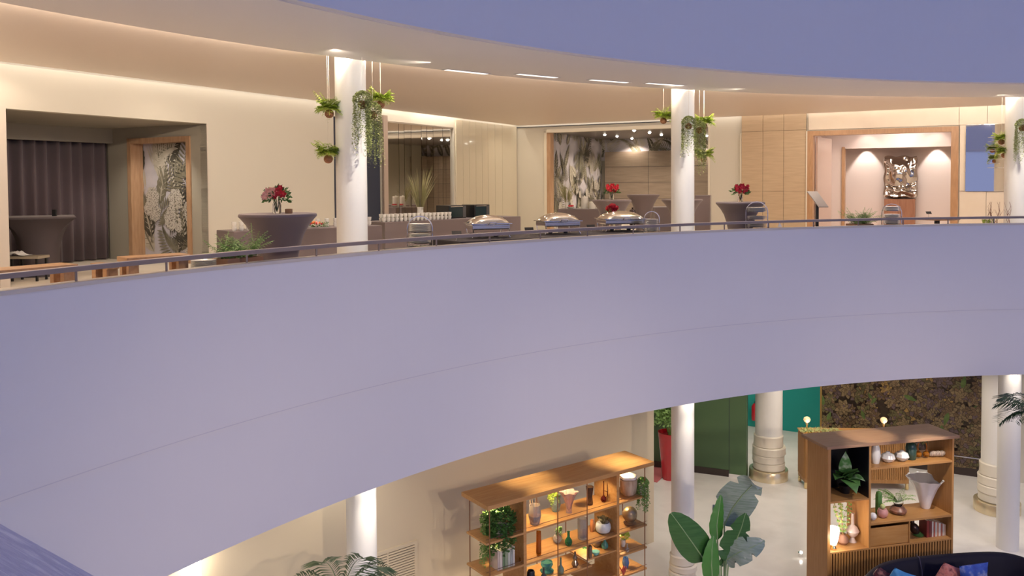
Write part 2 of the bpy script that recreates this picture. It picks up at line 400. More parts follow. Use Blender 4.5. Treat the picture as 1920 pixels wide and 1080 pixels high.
# -- dark doorway behind the first column
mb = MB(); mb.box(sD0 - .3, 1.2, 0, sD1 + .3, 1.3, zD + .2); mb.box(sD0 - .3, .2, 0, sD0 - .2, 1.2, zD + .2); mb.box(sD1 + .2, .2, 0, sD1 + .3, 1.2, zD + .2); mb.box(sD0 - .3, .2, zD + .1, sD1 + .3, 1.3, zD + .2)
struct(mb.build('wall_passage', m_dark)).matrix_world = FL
mb = MB(); mb.box(sD0 + .02, .06, 0, sD1 - .02, .1, zD - .02); struct(mb.build('door_1', M('midnight_blue_door', (.035, .045, .075), .3))).matrix_world = FL
mb = MB(); mb.box(sM1 + .03, -.05, 0, sD0 + .0, .0, zM + .12); mb.box(sD0 - .04, -.03, 0, sD0, .02, zD)
struct(mb.build('trim_5', M('taupe_post', (.45, .36, .30), .45))).matrix_world = FL
# -- folding mirror partition
m_mir = M('mirror_glass', (.86, .84, .80), .03, 1.)
mir = thing('folding_mirror_partition', 'tall mirrored folding partition of narrow panels reflecting the mural room', 'mirror', FL @ Vector(((sM0 + sM1) / 2, .06, 0)))
bpy.context.view_layer.update()
xs = sorted({wl(p, 300)[0] for p in (727, 752, 762, 775, 794, 804, 816, 834, 850)})
for i, (a, b) in enumerate(zip(xs[:-1], xs[1:])):
    mb = MB(); k = .0015 * (1 if i % 2 else -1); g = .006
    y0, y1 = .06 + k, .06 - k
    v = [(a + g, y0, .05), (b - g, y1, .05), (b - g, y1, zM - .03), (a + g, y0, zM - .03)]
    mb.add(v + [(p[0], p[1] + .02, p[2]) for p in v], [(0, 1, 2, 3), (4, 5, 6, 7), (0, 1, 5, 4), (2, 3, 7, 6), (1, 2, 6, 5), (0, 3, 7, 4)])
    o = mb.build('mirror_panel', m_mir, mir); o.matrix_world = FL
mb = MB(); mb.box(sM0, .03, zM - .03, sM1, .1, zM); mb.box(sM0, .03, 0, sM1, .1, .04); mb.build('track', M('pale_metal_cap'), mir).matrix_world = FL
mb = MB(); mb.box(sM0, .12, 0, sM1, .2, zM); struct(mb.build('wall_behind_mirror', m_dark)).matrix_world = FL
# -- glossy cream folding panels up to the corner
m_gloss = M('glossy_cream_lacquer', (.66, .60, .46), .12, coat=.4)
xs = [wl(p, 300)[0] for p in (940, 926, 913, 902, 890, 878, 866, 853)]
xs = sorted(xs + [0.05]); pan = thing('folding_partition', 'glossy cream folding partition panels between mirror and room corner', 'partition', FL @ Vector((1.5, -.03, 0)))
bpy.context.view_layer.update()
for a, b in zip(xs[:-1], xs[1:]):
    mb = MB(); mb.box(a + .006, -.04, .02, b - .006, -.005, CEIL - .02, .006); mb.build('panel', m_gloss, pan).matrix_world = FL

# -- mural room behind the right wall
zc = zR + .02; q = FR.inverted() @ atz(1128, 262, zc); print('mural room corner', q, 'sR0', sR0)
xl, yb_ = q.x, q.y
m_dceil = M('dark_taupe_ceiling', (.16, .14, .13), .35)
m_pan = wood('taupe_veneer_panels', (.27, .21, .16), (.33, .26, .20), .45, (1, 1, 8), 2)
xr = sR1 + 1.0
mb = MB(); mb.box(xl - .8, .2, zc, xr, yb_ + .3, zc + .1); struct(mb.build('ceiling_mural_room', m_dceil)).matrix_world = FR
mb = MB(); mb.box(xr, .2, 0, xr + .1, yb_ + .3, zc); mb.box(xl - .2, yb_ + .02, 0, xr, yb_ + .2, zc); struct(mb.build('wall_mural_room', m_grey)).matrix_world = FR
P0 = FR @ Vector((sR0 - .05, .2, 0)); P1 = FR @ Vector((xl, yb_, 0)); u = Vector((P1.x - P0.x, P1.y - P0.y)); Lw = u.length; u.normalize()
FM = frame(Vector((P0.x, P0.y)), u, Vector((-u.y, u.x)))
struct(mural('wall_mural_left', FM, 0, Lw, 0, zc, 11, 1.7, 1.0))
mb = MB(); mb.box(-.1, .03, 0, Lw, .15, zc); struct(mb.build('wall_mural_backing', m_grey)).matrix_world = FM
Cq = FR @ Vector((0, yb_, 0)); _, zpan = onpl(1200, 284, Cq, UR); sp0, _ = onpl(1139, 300, Cq, UR)
struct(mural('wall_mural_band', FR @ Matrix.Translation((0, yb_, 0)), xl, xr, zpan - .3, zc, 15, 2.2, .9, False))
mb = MB(); mb.box(sp0, yb_ - .25, 0, xr, yb_ - .02, zpan)
struct(mb.build('wall_veneer', m_pan)).matrix_world = FR
mb = MB()
for zz in (.9, 1.45, 2.0): mb.box(sp0, yb_ - .254, zz, xr, yb_ - .25, zz + .008)
for s_ in (1.6, 3.2, 4.8): mb.box(sp0 + s_, yb_ - .254, 0, sp0 + s_ + .008, yb_ - .25, zpan)
struct(mb.build('trim_6', m_dark)).matrix_world = FR
# casing of the opening
m_creamtrim = M('cream_trim', (.74, .68, .56), .35)
zo = wr(1022, 243)[1]; so0 = wr(1021, 300)[0]
mb = MB(); mb.box(so0, -.03, 0, sR0 - .06, .0, zo); mb.box(so0, -.03, zR + .0, sR1 + .04, .0, zo); mb.box(sR1, -.03, 0, sR1 + .05, .2, zR)
struct(mb.build('trim_7', m_creamtrim)).matrix_world = FR
mb = MB(); mb.box(sR0 - .06, -.02, 0, sR0 + .06, .22, zR); struct(mb.build('trim_8', m_oak)).matrix_world = FR
mb = MB(); mb.box(-.1, -.045, zo + .08, sR1 + .1, -.0, zo + .10); struct(mb.build('trim_9', m_dark)).matrix_world = FR
# downlights of the mural room
m_lens = M('lit_lens', (1, 1, 1), emit=(1, .93, .82), estr=22)
m_ringm = M('white_ring', (.7, .7, .7), .4)
def downlight(loc, r=.045, label=None, group=None, cat='downlight', energy=60, spot=70, tgt=None, col=WARM, name='downlight'):
    t = thing(name, label, cat, loc, 0, group)
    mb = MB(); mb.lathe([(r * 1.35, -.004), (r * 1.35, .0), (r, .0), (r, -.004)], 20); mb.build('trim_ring', m_ringm, t)
    mb = MB(); mb.lathe([(.0001, -.045), (r * .6, -.035), (r, -.002)], 20); mb.build('lens', m_lens, t)
    if energy: light('SPOT', (loc[0], loc[1], loc[2] - .09), energy, col, .04, target=tgt or (loc[0], loc[1], 0), spot=spot)
    return t
for i, (px, py) in enumerate(((1134, 252), (1157, 255), (1185, 259), (1189, 244), (1218, 248), (1240, 252), (1325, 254))):
    p = atz(px, py, zc); names = ['first', 'second', 'third']
    lab = ['small bright downlight nearest the mural on the left of the dark ceiling', 'dim downlight second from the left in the mural room ceiling', 'lowest bright downlight in the middle of the mural room ceiling', 'small downlight nearest the front edge of the mural room ceiling', 'downlight right of centre in the dark mural room ceiling', 'bright downlight just left of the second column', 'lone downlight to the right of the second column'][i]
    downlight((p.x, p.y, zc - .001), .05, lab, 'downlights in the mural room ceiling', energy=75, spot=140)

# -- timber panelling and foyer
m_ven = wood('honey_oak_veneer', (.50, .37, .24), (.58, .44, .29), .38, (1, 1, 9), 2.2)
m_lime = M('pale_stone_panel', (.74, .63, .50), .3, var=[(.79, .69, .56)], scale=2)
m_joint = M('panel_joint', (.20, .14, .09), .6)
sV = [wr(p, 320)[0] for p in (1391, 1431, 1470, 1512)]; zV = wr(1450, 246)[1]; zs = wr(1450, 359)[1]
mb = MB(); g = .008
for i in range(3):
    a, b = sV[i] + g / 2, sV[i + 1] - g / 2
    mb.box(a, -.06, zV + g, b, 0, CEIL + .02, .002)
    if i == 1: mb.box(a, -.06, zs + g, b, 0, zV, .002); mb.box(a, -.06, .02, b, 0, zs, .002)
    else: mb.box(a, -.06, .02, b, 0, zs, .002); mb.box(a, -.06, zs + .004, b, 0, zV, .002)
struct(mb.build('wall_veneer_panels', m_ven)).matrix_world = FR
mb = MB(); mb.box(sV[0], -.03, 0, sV[-1], -.001, CEIL); struct(mb.build('trim_10', m_joint)).matrix_world = FR
mb = MB()
for s_ in (sV[0] - .03, sV[-1] - .0): mb.box(s_, -.09, 0, s_ + .03, -.0, zV - .03)
struct(mb.build('trim_11', m_creamtrim)).matrix_world = FR
mb = MB(); zh = zF + .03
e = wr(1850, 300)[0]; e2 = sF1 + 4
mb.box(sF0 + .04, -.05, zh, sF1, 0, CEIL + .02, .002); mb.box(sF1 + .01, -.05, zh, e - .004, 0, CEIL + .02, .002); mb.box(e + .004, -.05, zh, e2, 0, CEIL + .02, .002)
mb.box(sF1 + .03, -.05, zs + .01, e - .004, 0, zh - .01, .002); mb.box(e + .004, -.05, zs + .01, e2, 0, zh - .01, .002)
mb.box(sF1 + .03, -.05, 0, e - .004, 0, zs, .002); mb.box(e + .004, -.05, 0, e2, 0, zs, .002)
struct(mb.build('wall_stone_panels', m_lime)).matrix_world = FR
m_doorw = wood('reddish_oak_door_frame', (.40, .22, .11), (.50, .29, .15), .35, (6, 6, 1), 4)
fw = .16
mb = MB()
mb.box(sF0, -.08, 0, sF0 + fw, .22, zF); mb.box(sF1 - fw, -.08, 0, sF1, .22, zF); mb.box(sF0 + fw, -.08, zF - .12, sF1 - fw, .22, zF)
struct(mb.build('trim_12', m_doorw)).matrix_world = FR
# foyer shell
m_pink = M('blush_plaster', (.74, .62, .56), .55)
yf = 2.6; yr = 3.8; Cf = FR @ Vector((0, yf, 0)); Cr = FR @ Vector((0, yr, 0))
f0 = onpl(1547, 300, Cf, UR)[0]; fr0, zfr = onpl(1583, 279, Cf, UR); fe = onpl(1790, 300, Cf, UR)[0] + 1.6
mb = MB(); wall_holes(mb, f0 - .1, fe, 0, 3.3, [(fr0, fe - .3, 0, zfr)], .15, yf); mb.box(f0 - .2, .2, 0, f0 - .1, yr, 3.3); mb.box(fe, .2, 0, fe + .1, yr + .2, 3.3)
mb.box(f0 - .2, yr, 0, fe, yr + .12, 3.3); mb.box(f0 - .2, .2, 3.1, fe, yr, 3.3)
struct(mb.build('wall_foyer', m_pink)).matrix_world = FR
mb = MB(); mb.box(fr0 - .06, yf - .04, 0, fr0 + .02, yf + .2, zfr + .05); struct(mb.build('trim_13', m_doorw)).matrix_world = FR
for px in (1625, 1757):
    a = onpl(px, 300, Cf, UR)[0]; p = FR @ Vector((a, yf - .38, 3.05)); light('SPOT', p, 15, (1, .90, .82), .03, target=FR @ Vector((a, yf + .1, 1.6)), spot=75)
    a = onpl(px, 300, Cr, UR)[0]; p = FR @ Vector((a, yr - .30, 2.75)); light('SPOT', p, 120, (1, .92, .86), .02, target=FR @ Vector((a, yr - .05, 0)), spot=62, blend=.35)
light('AREA', FR @ Vector((f0 + 2, 1.4, 3.0)), 70, (1, .90, .84), size=1.5, rot=(0, 0, 0))
# open door leaf on the left
mb = MB(); mb.box(0, 0, .02, .05, 1.35, zF - .14, .004); d = struct(mb.build('door_2', M('blush_door_leaf', (.56, .42, .35), .3))); setf(d, FR, sF0 + fw + .02, .24, 0, -.13)

# ------------------------------------------------------------------ columns
m_col = M('white_column_paint', (.84, .82, .77), .45)
m_brass = M('polished_brass', (.85, .66, .34), .12, 1.)
m_ringst = M('ivory_turned_base', (.78, .72, .60), .3)
def upper_col(px, lab, n=40):
    p = polar(px, 17.4); t = thing('column', lab, 'column', (p.x, p.y, 0), 0, 'white columns along the gallery')
    mb = MB(); mb.cyl(0, 0, 0, CEIL, .208, 40); mb.build('shaft', m_col, t)
    mb = MB(); mb.cyl(0, 0, 0, .06, .222, 40); mb.build('base_ring', m_col, t); return p
def lower_col(p, r, lab, base=True, tw=1):
    t = thing('lobby_column', lab, 'column', (p.x, p.y, GR), 0, 'round columns in the lobby')
    mb = MB(); mb.cyl(0, 0, 0, -2.1 - GR, r, 40); mb.build('shaft', m_col, t)
    if not base: return
    k = r / .32
    for z0, z1, rr, ox in ((.80, 1.08, r + .03 * k, -.01), (.60, .80, r + .075 * k, .012), (.42, .60, r + .06 * k, -.012), (.24, .42, r + .06 * k, .008)):
        mb = MB(); z0 *= k; z1 *= k
        mb.lathe([(rr - .02, z0), (rr, z0 + .02), (rr - .008, (z0 + z1) / 2), (rr, z1 - .025), (rr - .02, z1)], 40, ox, ox * .5); mb.build('base_drum', m_ringst, t)
    mb = MB(); mb.lathe([(r + .14 * k, 0), (r + .14 * k, .22 * k), (r + .13 * k, .235 * k), (r, .24 * k)], 48); mb.build('brass_plinth', M('pale_gold_plinth', (.86, .74, .50), .22, .7), t)
c1 = upper_col(660, 'white gallery column with trailing plants, left of the mirror')
c2 = upper_col(1280, 'white gallery column in front of the mural room')
c3 = upper_col(1904, 'white gallery column at the right edge beside the wall mirror')
lower_col(polar(670.5, 17.4), .208, 'lit white lobby column behind the palm fronds, lowest on the left')
lower_col(polar(1280.5, 17.4), .208, 'slender lobby column behind the banana leaves')
lower_col(polar(1898, 17.4), .208, 'smooth lobby column at the right edge, in front of the thicker one', False)
b = atz(1441, 895, GR); lower_col(b, .335, 'thick lobby column with stacked drum base beside the slatted sideboard')
b = atz(1869, 957, GR); lower_col(b, .335, 'thick lobby column with stacked drum base right of the tall dark wallpaper')
E1 = atz(1226, 1016, GR)
# ------------------------------------------------------------------ lobby walls
vp = Vector((2870 - 960, FP)).normalized(); ub = -Vector((vp.x, vp.y))
FBW = frame(Vector((E1.x, E1.y)), ub, Vector((-vp.y, vp.x)))
ZC = -2.1
mb = MB(); mb.box(0, 0, GR, 20, .25, ZC); struct(mb.build('wall_lobby_left', m_beige)).matrix_world = FBW
print('lobby corner', E1, ub)
g0, g1 = atz(1303, 885.5, GR), atz(1399, 898, GR); ug = Vector((g1.x - g0.x, g1.y - g0.y)); Lg = ug.length; ug.normalize()
FG = frame(Vector((g0.x, g0.y)), ug, Vector((-ug.y, ug.x)))
m_green = M('olive_green_lacquer', (.085, .155, .07), .45)
mb = MB(); mb.box(-1.2, 0, GR, Lg, .3, ZC); struct(mb.build('wall_green', m_green)).matrix_world = FG
sg = onpl(1367, 800, g0, ug)[0]
mb = MB(); mb.box(-1.2, -.02, GR, sg, 0, GR + .17); struct(mb.build('baseboard_green', M('dark_brown_base', (.05, .035, .03), .5))).matrix_world = FG
mb = MB(); mb.box(sg, -.015, GR, Lg, 0, GR + .08); struct(mb.build('baseboard_pale', m_white)).matrix_world = FG
mb = MB(); mb.box(sg, -.004, GR, sg + .01, 0, ZC); struct(mb.build('trim_14', m_dark)).matrix_world = FG
t0 = atz(1500, 811, GR); FT = frame(Vector((t0.x, t0.y)), UR, NR)
m_teal = M('teal_wall', (.015, .34, .30), .5)
mb = MB(); mb.box(-9, 0, GR, 4, .2, ZC); struct(mb.build('wall_teal', m_teal)).matrix_world = FT
w0, w1 = atz(1788, 887, GR), atz(1833, 894, GR); FW = frame(Vector((w1.x, w1.y)), UR, NR)
sw0 = onpl(1541, 800, w1, UR)[0]; sw1 = onpl(1846, 800, w1, UR)[0]
def wallpaper():
    R = random.Random(77); x0, x1, z0, z1 = sw0, sw1 + .3, GR + .2, ZC; clip = (x0, x1, z0, z1); mb = MB(); mb.m = 0; mb.box(x0, 0, z0, x1, .2, z1)
    pal = [('wp_ground', (.035, .022, .016), (.05, .035, .02)), ('wp_umber_petal', (.12, .075, .04), (.17, .11, .055)), ('wp_olive_petal', (.10, .09, .035), (.16, .14, .06)), ('wp_ochre_petal', (.26, .16, .045), (.34, .22, .07)),
           ('wp_mauve_petal', (.10, .07, .075), (.15, .10, .10)), ('wp_bronze_petal', (.17, .12, .06), (.25, .18, .09)), ('wp_leaf', (.07, .12, .03), (.12, .18, .05))]
    ms = [M(n_, c, .45, var=[d], scale=11) for n_, c, d in pal]; y = -.0005
    for i in range(420):
        cx, cz = R.uniform(x0, x1), R.uniform(z0, z1); r = R.uniform(.14, .27); mi = R.choice([1, 1, 5, 5, 2, 3, 4, 5, 2]); a0 = R.uniform(0, 6.3)
        for ring_, k in ((1., 8), (.68, 7), (.38, 5)):
            for j in range(k):
                a = a0 + 2 * PI * j / k + ring_; L_ = r * ring_
                y -= .000004; mb.m = 0; leaf2d(mb, cx, cz, L_ * 1.06, L_ * .74, a, y, clip=clip, n=7)
                y -= .000004; mb.m = mi if (j % 3) else R.choice([1, 5, 4]); leaf2d(mb, cx, cz, L_, L_ * .60, a, y, clip=clip, n=7)
        if i % 9 == 0:
            y -= .000004; mb.m = 6; leaf2d(mb, cx, cz, r * 1.5, r * .5, R.uniform(0, 6.3), y, clip=clip, n=8)
    return mb.build('wall_papered', ms)
struct(wallpaper()).matrix_world = FW
mb = MB(); mb.box(sw0, -.03, GR, sw1 + .3, .2, GR + .2); struct(mb.build('baseboard_papered', MATS['dark_brown_base'])).matrix_world = FW
mb = MB(); mb.box(sw0 - .05, -.02, GR, sw0, .2, ZC); mb.box(sw1 + .3, -.02, GR, sw1 + .35, .2, ZC); struct(mb.build('trim_15', M('antique_gold', (.5, .34, .12), .3, .8))).matrix_world = FW
mb = MB(); mb.box(sw1 + .36, 0, GR, sw1 + 9, .2, ZC); struct(mb.build('wall_lobby_right', m_wallc)).matrix_world = FW
gr_ = thing('wall_bar_rail', 'thin chrome bar rail on the dark floral wallpaper', 'rail', FW @ Vector((sw1 - 1, -.1, GR + .5)))
bpy.context.view_layer.update()
mb = MB(); mb.T = FW; mb.tube([(sw0 + .3, -.12, GR + .5), (sw1 + .2, -.12, GR + .5)], .016, 8); o = mb.build('bar', M('chrome', (.85, .85, .85), .08, 1.), gr_); o.matrix_world = Matrix.Identity(4)
for s_ in (sw0 + .5, (sw0 + sw1) / 2, sw1 - .1):
    mb = MB(); mb.T = FW; mb.tube([(s_, -.12, GR + .5), (s_, .0, GR + .5)], .01, 8); o = mb.build('bracket', MATS['chrome'], gr_); o.matrix_world = Matrix.Identity(4)
# ------------------------------------------------------------------ the near balustrade the photo is taken over
zl = EYE - .8; a = atz(0, 973, zl); b = atz(195, 1080, zl); u = Vector((b.x - a.x, b.y - a.y)).normalized()
FN = frame(Vector((a.x, a.y)), u, Vector((u.y, -u.x)))
print('ledge', a, b, FN @ Vector((0, 1, 0)))
m_led = M('lavender_grained_ledge', (.76, .73, .78), .5, var=[(.62, .59, .68), (.90, .87, .88)], scale=5, stretch=(1, 26, 6), bump=.6, bscale=22)
sgn = 1 if (FN @ Vector((0, 1, 0))).y < a.y else -1
mb = MB(); mb.smooth = True
prof = [(0, -.9), (0, -.02), (.006, -.006), (.02, 0), (.40, 0), (.41, -.02), (.41, -.65)]
vs = []
for x in (-1.6, 4): vs += [(x, sgn * p[0], zl + p[1]) for p in prof]
k = len(prof); mb.add(vs, [(i, i + 1, k + i + 1, k + i) for i in range(k - 1)]); mb.add([(x, sgn * p[0], zl + p[1]) for x in (-1.6,) for p in prof], [tuple(range(k))]); 
struct(mb.build('wall_near_balustrade', m_led)).matrix_world = FN
mb = MB(); mb.box(-1.6, sgn * .02, -.25, 4, sgn * 3.5, 0) if sgn > 0 else mb.box(-1.6, -3.5, -.25, 4, -.02, 0)
struct(mb.build('floor_near', m_floor1)).matrix_world = FN
# ------------------------------------------------------------------ shared plant and tableware builders
m_leafl = M('bright_fern_green', (.40, .56, .07), .5, var=[(.58, .70, .14)], scale=20)
m_leafd = M('deep_leaf_green', (.05, .13, .03), .4, var=[(.09, .20, .05)], scale=12)
m_leafm = M('mid_leaf_green', (.18, .34, .08), .45, var=[(.28, .46, .14)], scale=14)
m_sage = M('dusty_trailing_green', (.34, .40, .13), .6, var=[(.48, .52, .24)], scale=18)
m_coir = M('terracotta_coir', (.30, .13, .06), .85, var=[(.42, .20, .10)], scale=30, bump=.5)
m_wire = M('pale_wire', (.75, .68, .60), .4)
m_red = M('red_petal', (.48, .012, .03), .5, var=[(.62, .03, .05)], scale=30)
m_pinkp = M('salmon_petal', (.85, .38, .30), .5, var=[(.9, .55, .45)], scale=25)
m_glass = M('clear_glass', (.95, .97, .95), .03, trans=1., ior=1.3)
m_cloth = M('mauve_grey_stretch_cloth', (.165, .128, .128), .75, sheen=.2)
m_clothd = M('charcoal_cloth', (.05, .045, .05), .8)
m_wht = M('white_porcelain', (.82, .80, .74), .2, coat=.3)
m_chrome = M('chrome', (.85, .85, .85), .08, 1.)
m_steel = M('polished_steel', (.80, .78, .75), .14, 1.)
m_black = M('black_satin', (.012, .012, .014), .35)
def strip(mb, pts, w, up=(0, 0, 1), tip=0.15):
    """tapering leaf blade along pts"""
    P = [Vector(p) for p in pts]; n = len(P); vs = []
    for i, p in enumerate(P):
        t = (P[min(i + 1, n - 1)] - P[max(i - 1, 0)]); sd = t.cross(Vector(up)); sd = sd.normalized() if sd.length > 1e-6 else Vector((1, 0, 0))
        f = i / (n - 1); ww = w * (math.sin(PI * (f * .85 + .12)) * (1 - tip) + tip * (1 - f)); vs += [p - sd * ww / 2, p + sd * ww / 2]
    mb.add(vs, [(2 * i, 2 * i + 1, 2 * i + 3, 2 * i + 2) for i in range(n - 1)])
def frond(mb, c, a, L, R, droop=.6, lw=.018, ll=.06, n=12, rise=.5):
    d = Vector((math.cos(a), math.sin(a), 0)); sd = Vector((-d.y, d.x, 0)); pts = []
    for i in range(n + 1):
        t = i / n; pts.append(Vector(c) + d * (L * t) + Vector((0, 0, L * (rise * t - droop * t * t))))
    mb.tube(pts[::2], .0018 + L * .004, 3)
    for i in range(1, n + 1):
        t = i / n; l = ll * math.sin(PI * (.12 + .83 * t)) + .004
        for s in (1, -1):
            e = pts[i] + sd * s * l + d * l * .5 + Vector((0, 0, -l * R.uniform(.05, .4)))
            m = pts[i].lerp(e, .5) + Vector((0, 0, l * .1)); w2 = d * lw / 2
            mb.add([pts[i], m - w2, e, m + w2], [(0, 1, 2, 3)], False)
def fern_ball(seed, r=.17, n=44):
    R = random.Random(seed); mb = MB()
    for i in range(n): frond(mb, (0, 0, .03), 2 * PI * i / n + R.uniform(-.2, .2), r * R.uniform(.75, 1.35), R, R.uniform(.1, 1.0), .028, r * .42, 10, R.uniform(.05, 1.3))
    return mb
def trails(seed, n=16, L=.6, r=.09, leaf=.026, den=.012):
    R = random.Random(seed); mb = MB()
    for i in range(n):
        a = R.uniform(0, 2 * PI); x, y = r * math.cos(a), r * math.sin(a); l = L * R.uniform(.45, 1); z = .03; k = int(l / den); 
        for j in range(k):
            f = j / k; x += R.uniform(-.004, .004); y += R.uniform(-.004, .004); z -= den
            q = Vector((x * (1 + .1 * f), y * (1 + .1 * f), z)); b = R.uniform(0, 2 * PI); e = Vector((math.cos(b), math.sin(b), R.uniform(-.7, .3))) * leaf
            s = e.cross(Vector((0, 0, 1))).normalized() * leaf * .4
            mb.add([q, q + e * .5 - s, q + e, q + e * .5 + s], [(0, 1, 2, 3)], False)
    for i in range(n * 14):
        a = R.uniform(0, 2 * PI); b = R.uniform(0, PI / 2); q = Vector((math.cos(a) * math.cos(b), math.sin(a) * math.cos(b), math.sin(b))) * r * 1.15; e = Vector((R.uniform(-1, 1), R.uniform(-1, 1), R.uniform(-.5, 1))) * leaf
        s = e.cross(Vector((0, 0, 1))).normalized() * leaf * .45
        mb.add([q, q + e * .5 - s, q + e, q + e * .5 + s], [(0, 1, 2, 3)], False)
    return mb
def basket(name, px, py, R_, lab, kind, seed, L=.6, r=.16, m=None, Y=None, wire=True):
    p2 = polar(px, R_); p = dep(px, p2.y, 1.0); rr = ray(px, py); z = EYE + rr.z * p2.y
    t = thing(name, lab, 'hanging plant', (p2.x, p2.y, z), 0, 'planted balls hanging beside the gallery columns')
    mb = MB(); mb.sphere((0, 0, -.045), .062, 14, 9, .95); mb.build('coir_ball', m_coir, t)
    if kind == 'fern': fern_ball(seed, r).build('foliage', m or m_leafl, t)
    else: trails(seed, 72, L, .105).build('foliage', m or m_sage, t)
    if wire: mb = MB(); mb.tube([(0, 0, 0), (0, 0, CEIL - z)], .003, 4); mb.build('wire', m_wire, t)
    return t
for px, py, R_, lab, kind, sd, L, r in (
    (620, 207, 17.5, 'upper hanging fern ball just left of the leftmost column', 'fern', 1, 0, .165), (617, 292, 17.52, 'lower hanging fern ball just left of the leftmost column', 'fern', 2, 0, .17),
    (682, 190, 16.95, 'trailing plant ball whose strings hang in front of the leftmost column', 't', 3, .75, 0), (701, 210, 17.3, 'thick trailing plant ball hanging right of the leftmost column', 't', 4, .80, 0),
    (716, 190, 17.6, 'hanging fern ball highest to the right of the leftmost column', 'fern', 5, 0, .16),
    (1244, 222, 17.7, 'hanging fern ball just left of the middle column', 'fern', 6, 0, .18), (1291, 232, 16.95, 'trailing plant ball whose strings hang in front of the middle column', 't', 7, .62, 0),
    (1311, 240, 17.5, 'trailing plant ball hanging right of the middle column', 't', 8, .9, 0), (1320, 232, 17.7, 'hanging fern ball at the top right of the middle column', 'fern', 9, 0, .18),
    (1319, 294, 17.75, 'lower bright fern ball hanging right of the middle column', 'fern', 10, 0, .19),
    (1876, 262, 17.6, 'upper fern ball hanging in front of the wall mirror', 'fern', 11, 0, .15), (1882, 287, 17.55, 'lower fern ball hanging beside the rightmost column', 'fern', 12, 0, .17),
    (1914, 236, 16.95, 'trailing plant ball at the right edge in front of the rightmost column', 't', 13, .8, 0)):
    basket('hanging_trailing_plant' if kind == 't' else 'hanging_fern', px, py, R_, lab, kind, sd, L or .5, r)

# ---- stretch covered cocktail tables
def cover_round(mb, R, H, sq=0.):
    prof = [(.50, .0), (.47, .04), (.455, .2), (.46, .35), (.49, .5), (.55, .64), (.66, .78), (.80, .88), (.95, .955), (1., .975), (1., .99), (.985, 1.)]
    def wob(a, z):
        if not sq: return 1
        k = (z / H) ** 3; c = abs(math.cos(a)); s = abs(math.sin(a)); q = 1 / max(c, s) / 1.2; return 1 + k * (q - 1)
    mb.lathe([(R * r, H * z) for r, z in prof], 48, wob=wob if sq else None); return mb
def cocktail(px, Y, dia, H, lab, sq=0, rz=0, z=0):
    p = dep(px, Y, H); t = thing('cocktail_table', lab, 'table', (p.x, p.y, 0), rz, 'stretch-covered cocktail tables')
    cover_round(MB(), dia / 2, H, sq).build('stretch_cover', m_cloth, t)
    mb = MB(); mb.lathe([(dia / 2 * .98, H), (dia / 2 * .97, H + .004)], 48, wob=(lambda a, z: 1 / max(abs(math.cos(a)), abs(math.sin(a))) / 1.2) if sq else None); mb.build('top_cap', M('mauve_cloth_top', (.30, .26, .27), .6), t)
    return t, p
def topz(px, py, Y): r = ray(px, py); return EYE + r.z * Y
T1, pT1 = cocktail(521, 9.9, .90, topz(521, 401, 9.9), 'large mauve-grey stretch-covered cocktail table left of the leftmost column')
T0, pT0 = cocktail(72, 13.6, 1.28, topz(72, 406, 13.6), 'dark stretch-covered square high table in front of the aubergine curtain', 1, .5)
for c_ in T0.children: c_.data.materials[0] = M('dark_aubergine_cloth', (.07, .055, .06), .75) if c_.name.startswith('stretch') else m_cloth  # shade of the unlit niche is put into this table's cloth colours
TA, pTA = cocktail(1147, 18.1, .85, topz(1147, 375, 18.1), 'cocktail table carrying a red bouquet in front of the mural room')
TB, pTB = cocktail(1206, 22.2, .86, topz(1206, 365, 22.2), 'cocktail table with a pale lit top, just left of the middle column')
TC, pTC = cocktail(1279, 19.2, .93, topz(1279, 374, 19.2), 'cocktail table half hidden behind the middle column')
TE, pTE = cocktail(1388, 15.6, .89, topz(1388, 379, 15.6), 'dark cocktail table with red flowers in front of the oak panelling')
# ---- bouquets
def bouquet(base, s, lab, seed, cols, r=.15):
    R = random.Random(seed); t = thing('flower_bouquet', lab, 'flowers', base, 0); 
    mb = MB(); mb.lathe([(.045, .0), (.05, .01), (.05, .10), (.04, .13), (.043, .14)], 20); mb.build('glass_vase', m_glass, t)
    mb = MB()
    for i in range(220):
        a = R.uniform(0, 2 * PI); el = R.uniform(-.3, 1.3); d = Vector((math.cos(a) * math.cos(el), math.sin(a) * math.cos(el), math.sin(el) * .8)); q = Vector((0, 0, .18)) + d * r * R.uniform(.5, 1.0)
        l = .05; sdv = d.cross(Vector((R.uniform(-1, 1), R.uniform(-1, 1), R.uniform(-1, 1)))).normalized() * .017; e = q + (d + Vector((R.uniform(-.6, .6), R.uniform(-.6, .6), R.uniform(-.6, .6)))) * l
        mb.add([q, (q + e) / 2 - sdv, e, (q + e) / 2 + sdv], [(0, 1, 2, 3)], False)
    for i in range(9): a = 2 * PI * i / 9; mb.tube([(0, 0, .02), (.05 * math.cos(a), .05 * math.sin(a), .22)], .003, 4)
    mb.build('leaves', m_leafd, t)
    for i, (dx, dz, rr, m) in enumerate(cols):
        mb = MB(); c = Vector((dx, -.08 - .02 * R.random(), .20 + dz))
        rr *= 1.35
        for k in range(3):
            n = 6; q = rr * (1 - .26 * k)
            for j in range(n):
                a = 2 * PI * j / n + k * .5; d = Vector((math.cos(a), -.35 - .3 * k, math.sin(a)))
                e1 = c + d * q; sdv = Vector((-math.sin(a), 0, math.cos(a))) * q * .5
                mb.add([c + Vector((0, -.01 * k, 0)), e1 * .45 + c * .55 - sdv, e1 + Vector((0, -.01, 0)), e1 * .45 + c * .55 + sdv], [(0, 1, 2, 3)], False)
        mb.sphere(c, rr * .55, 10, 6); mb.build('bloom', m, t)
    t.scale = (s,) * 3; return t
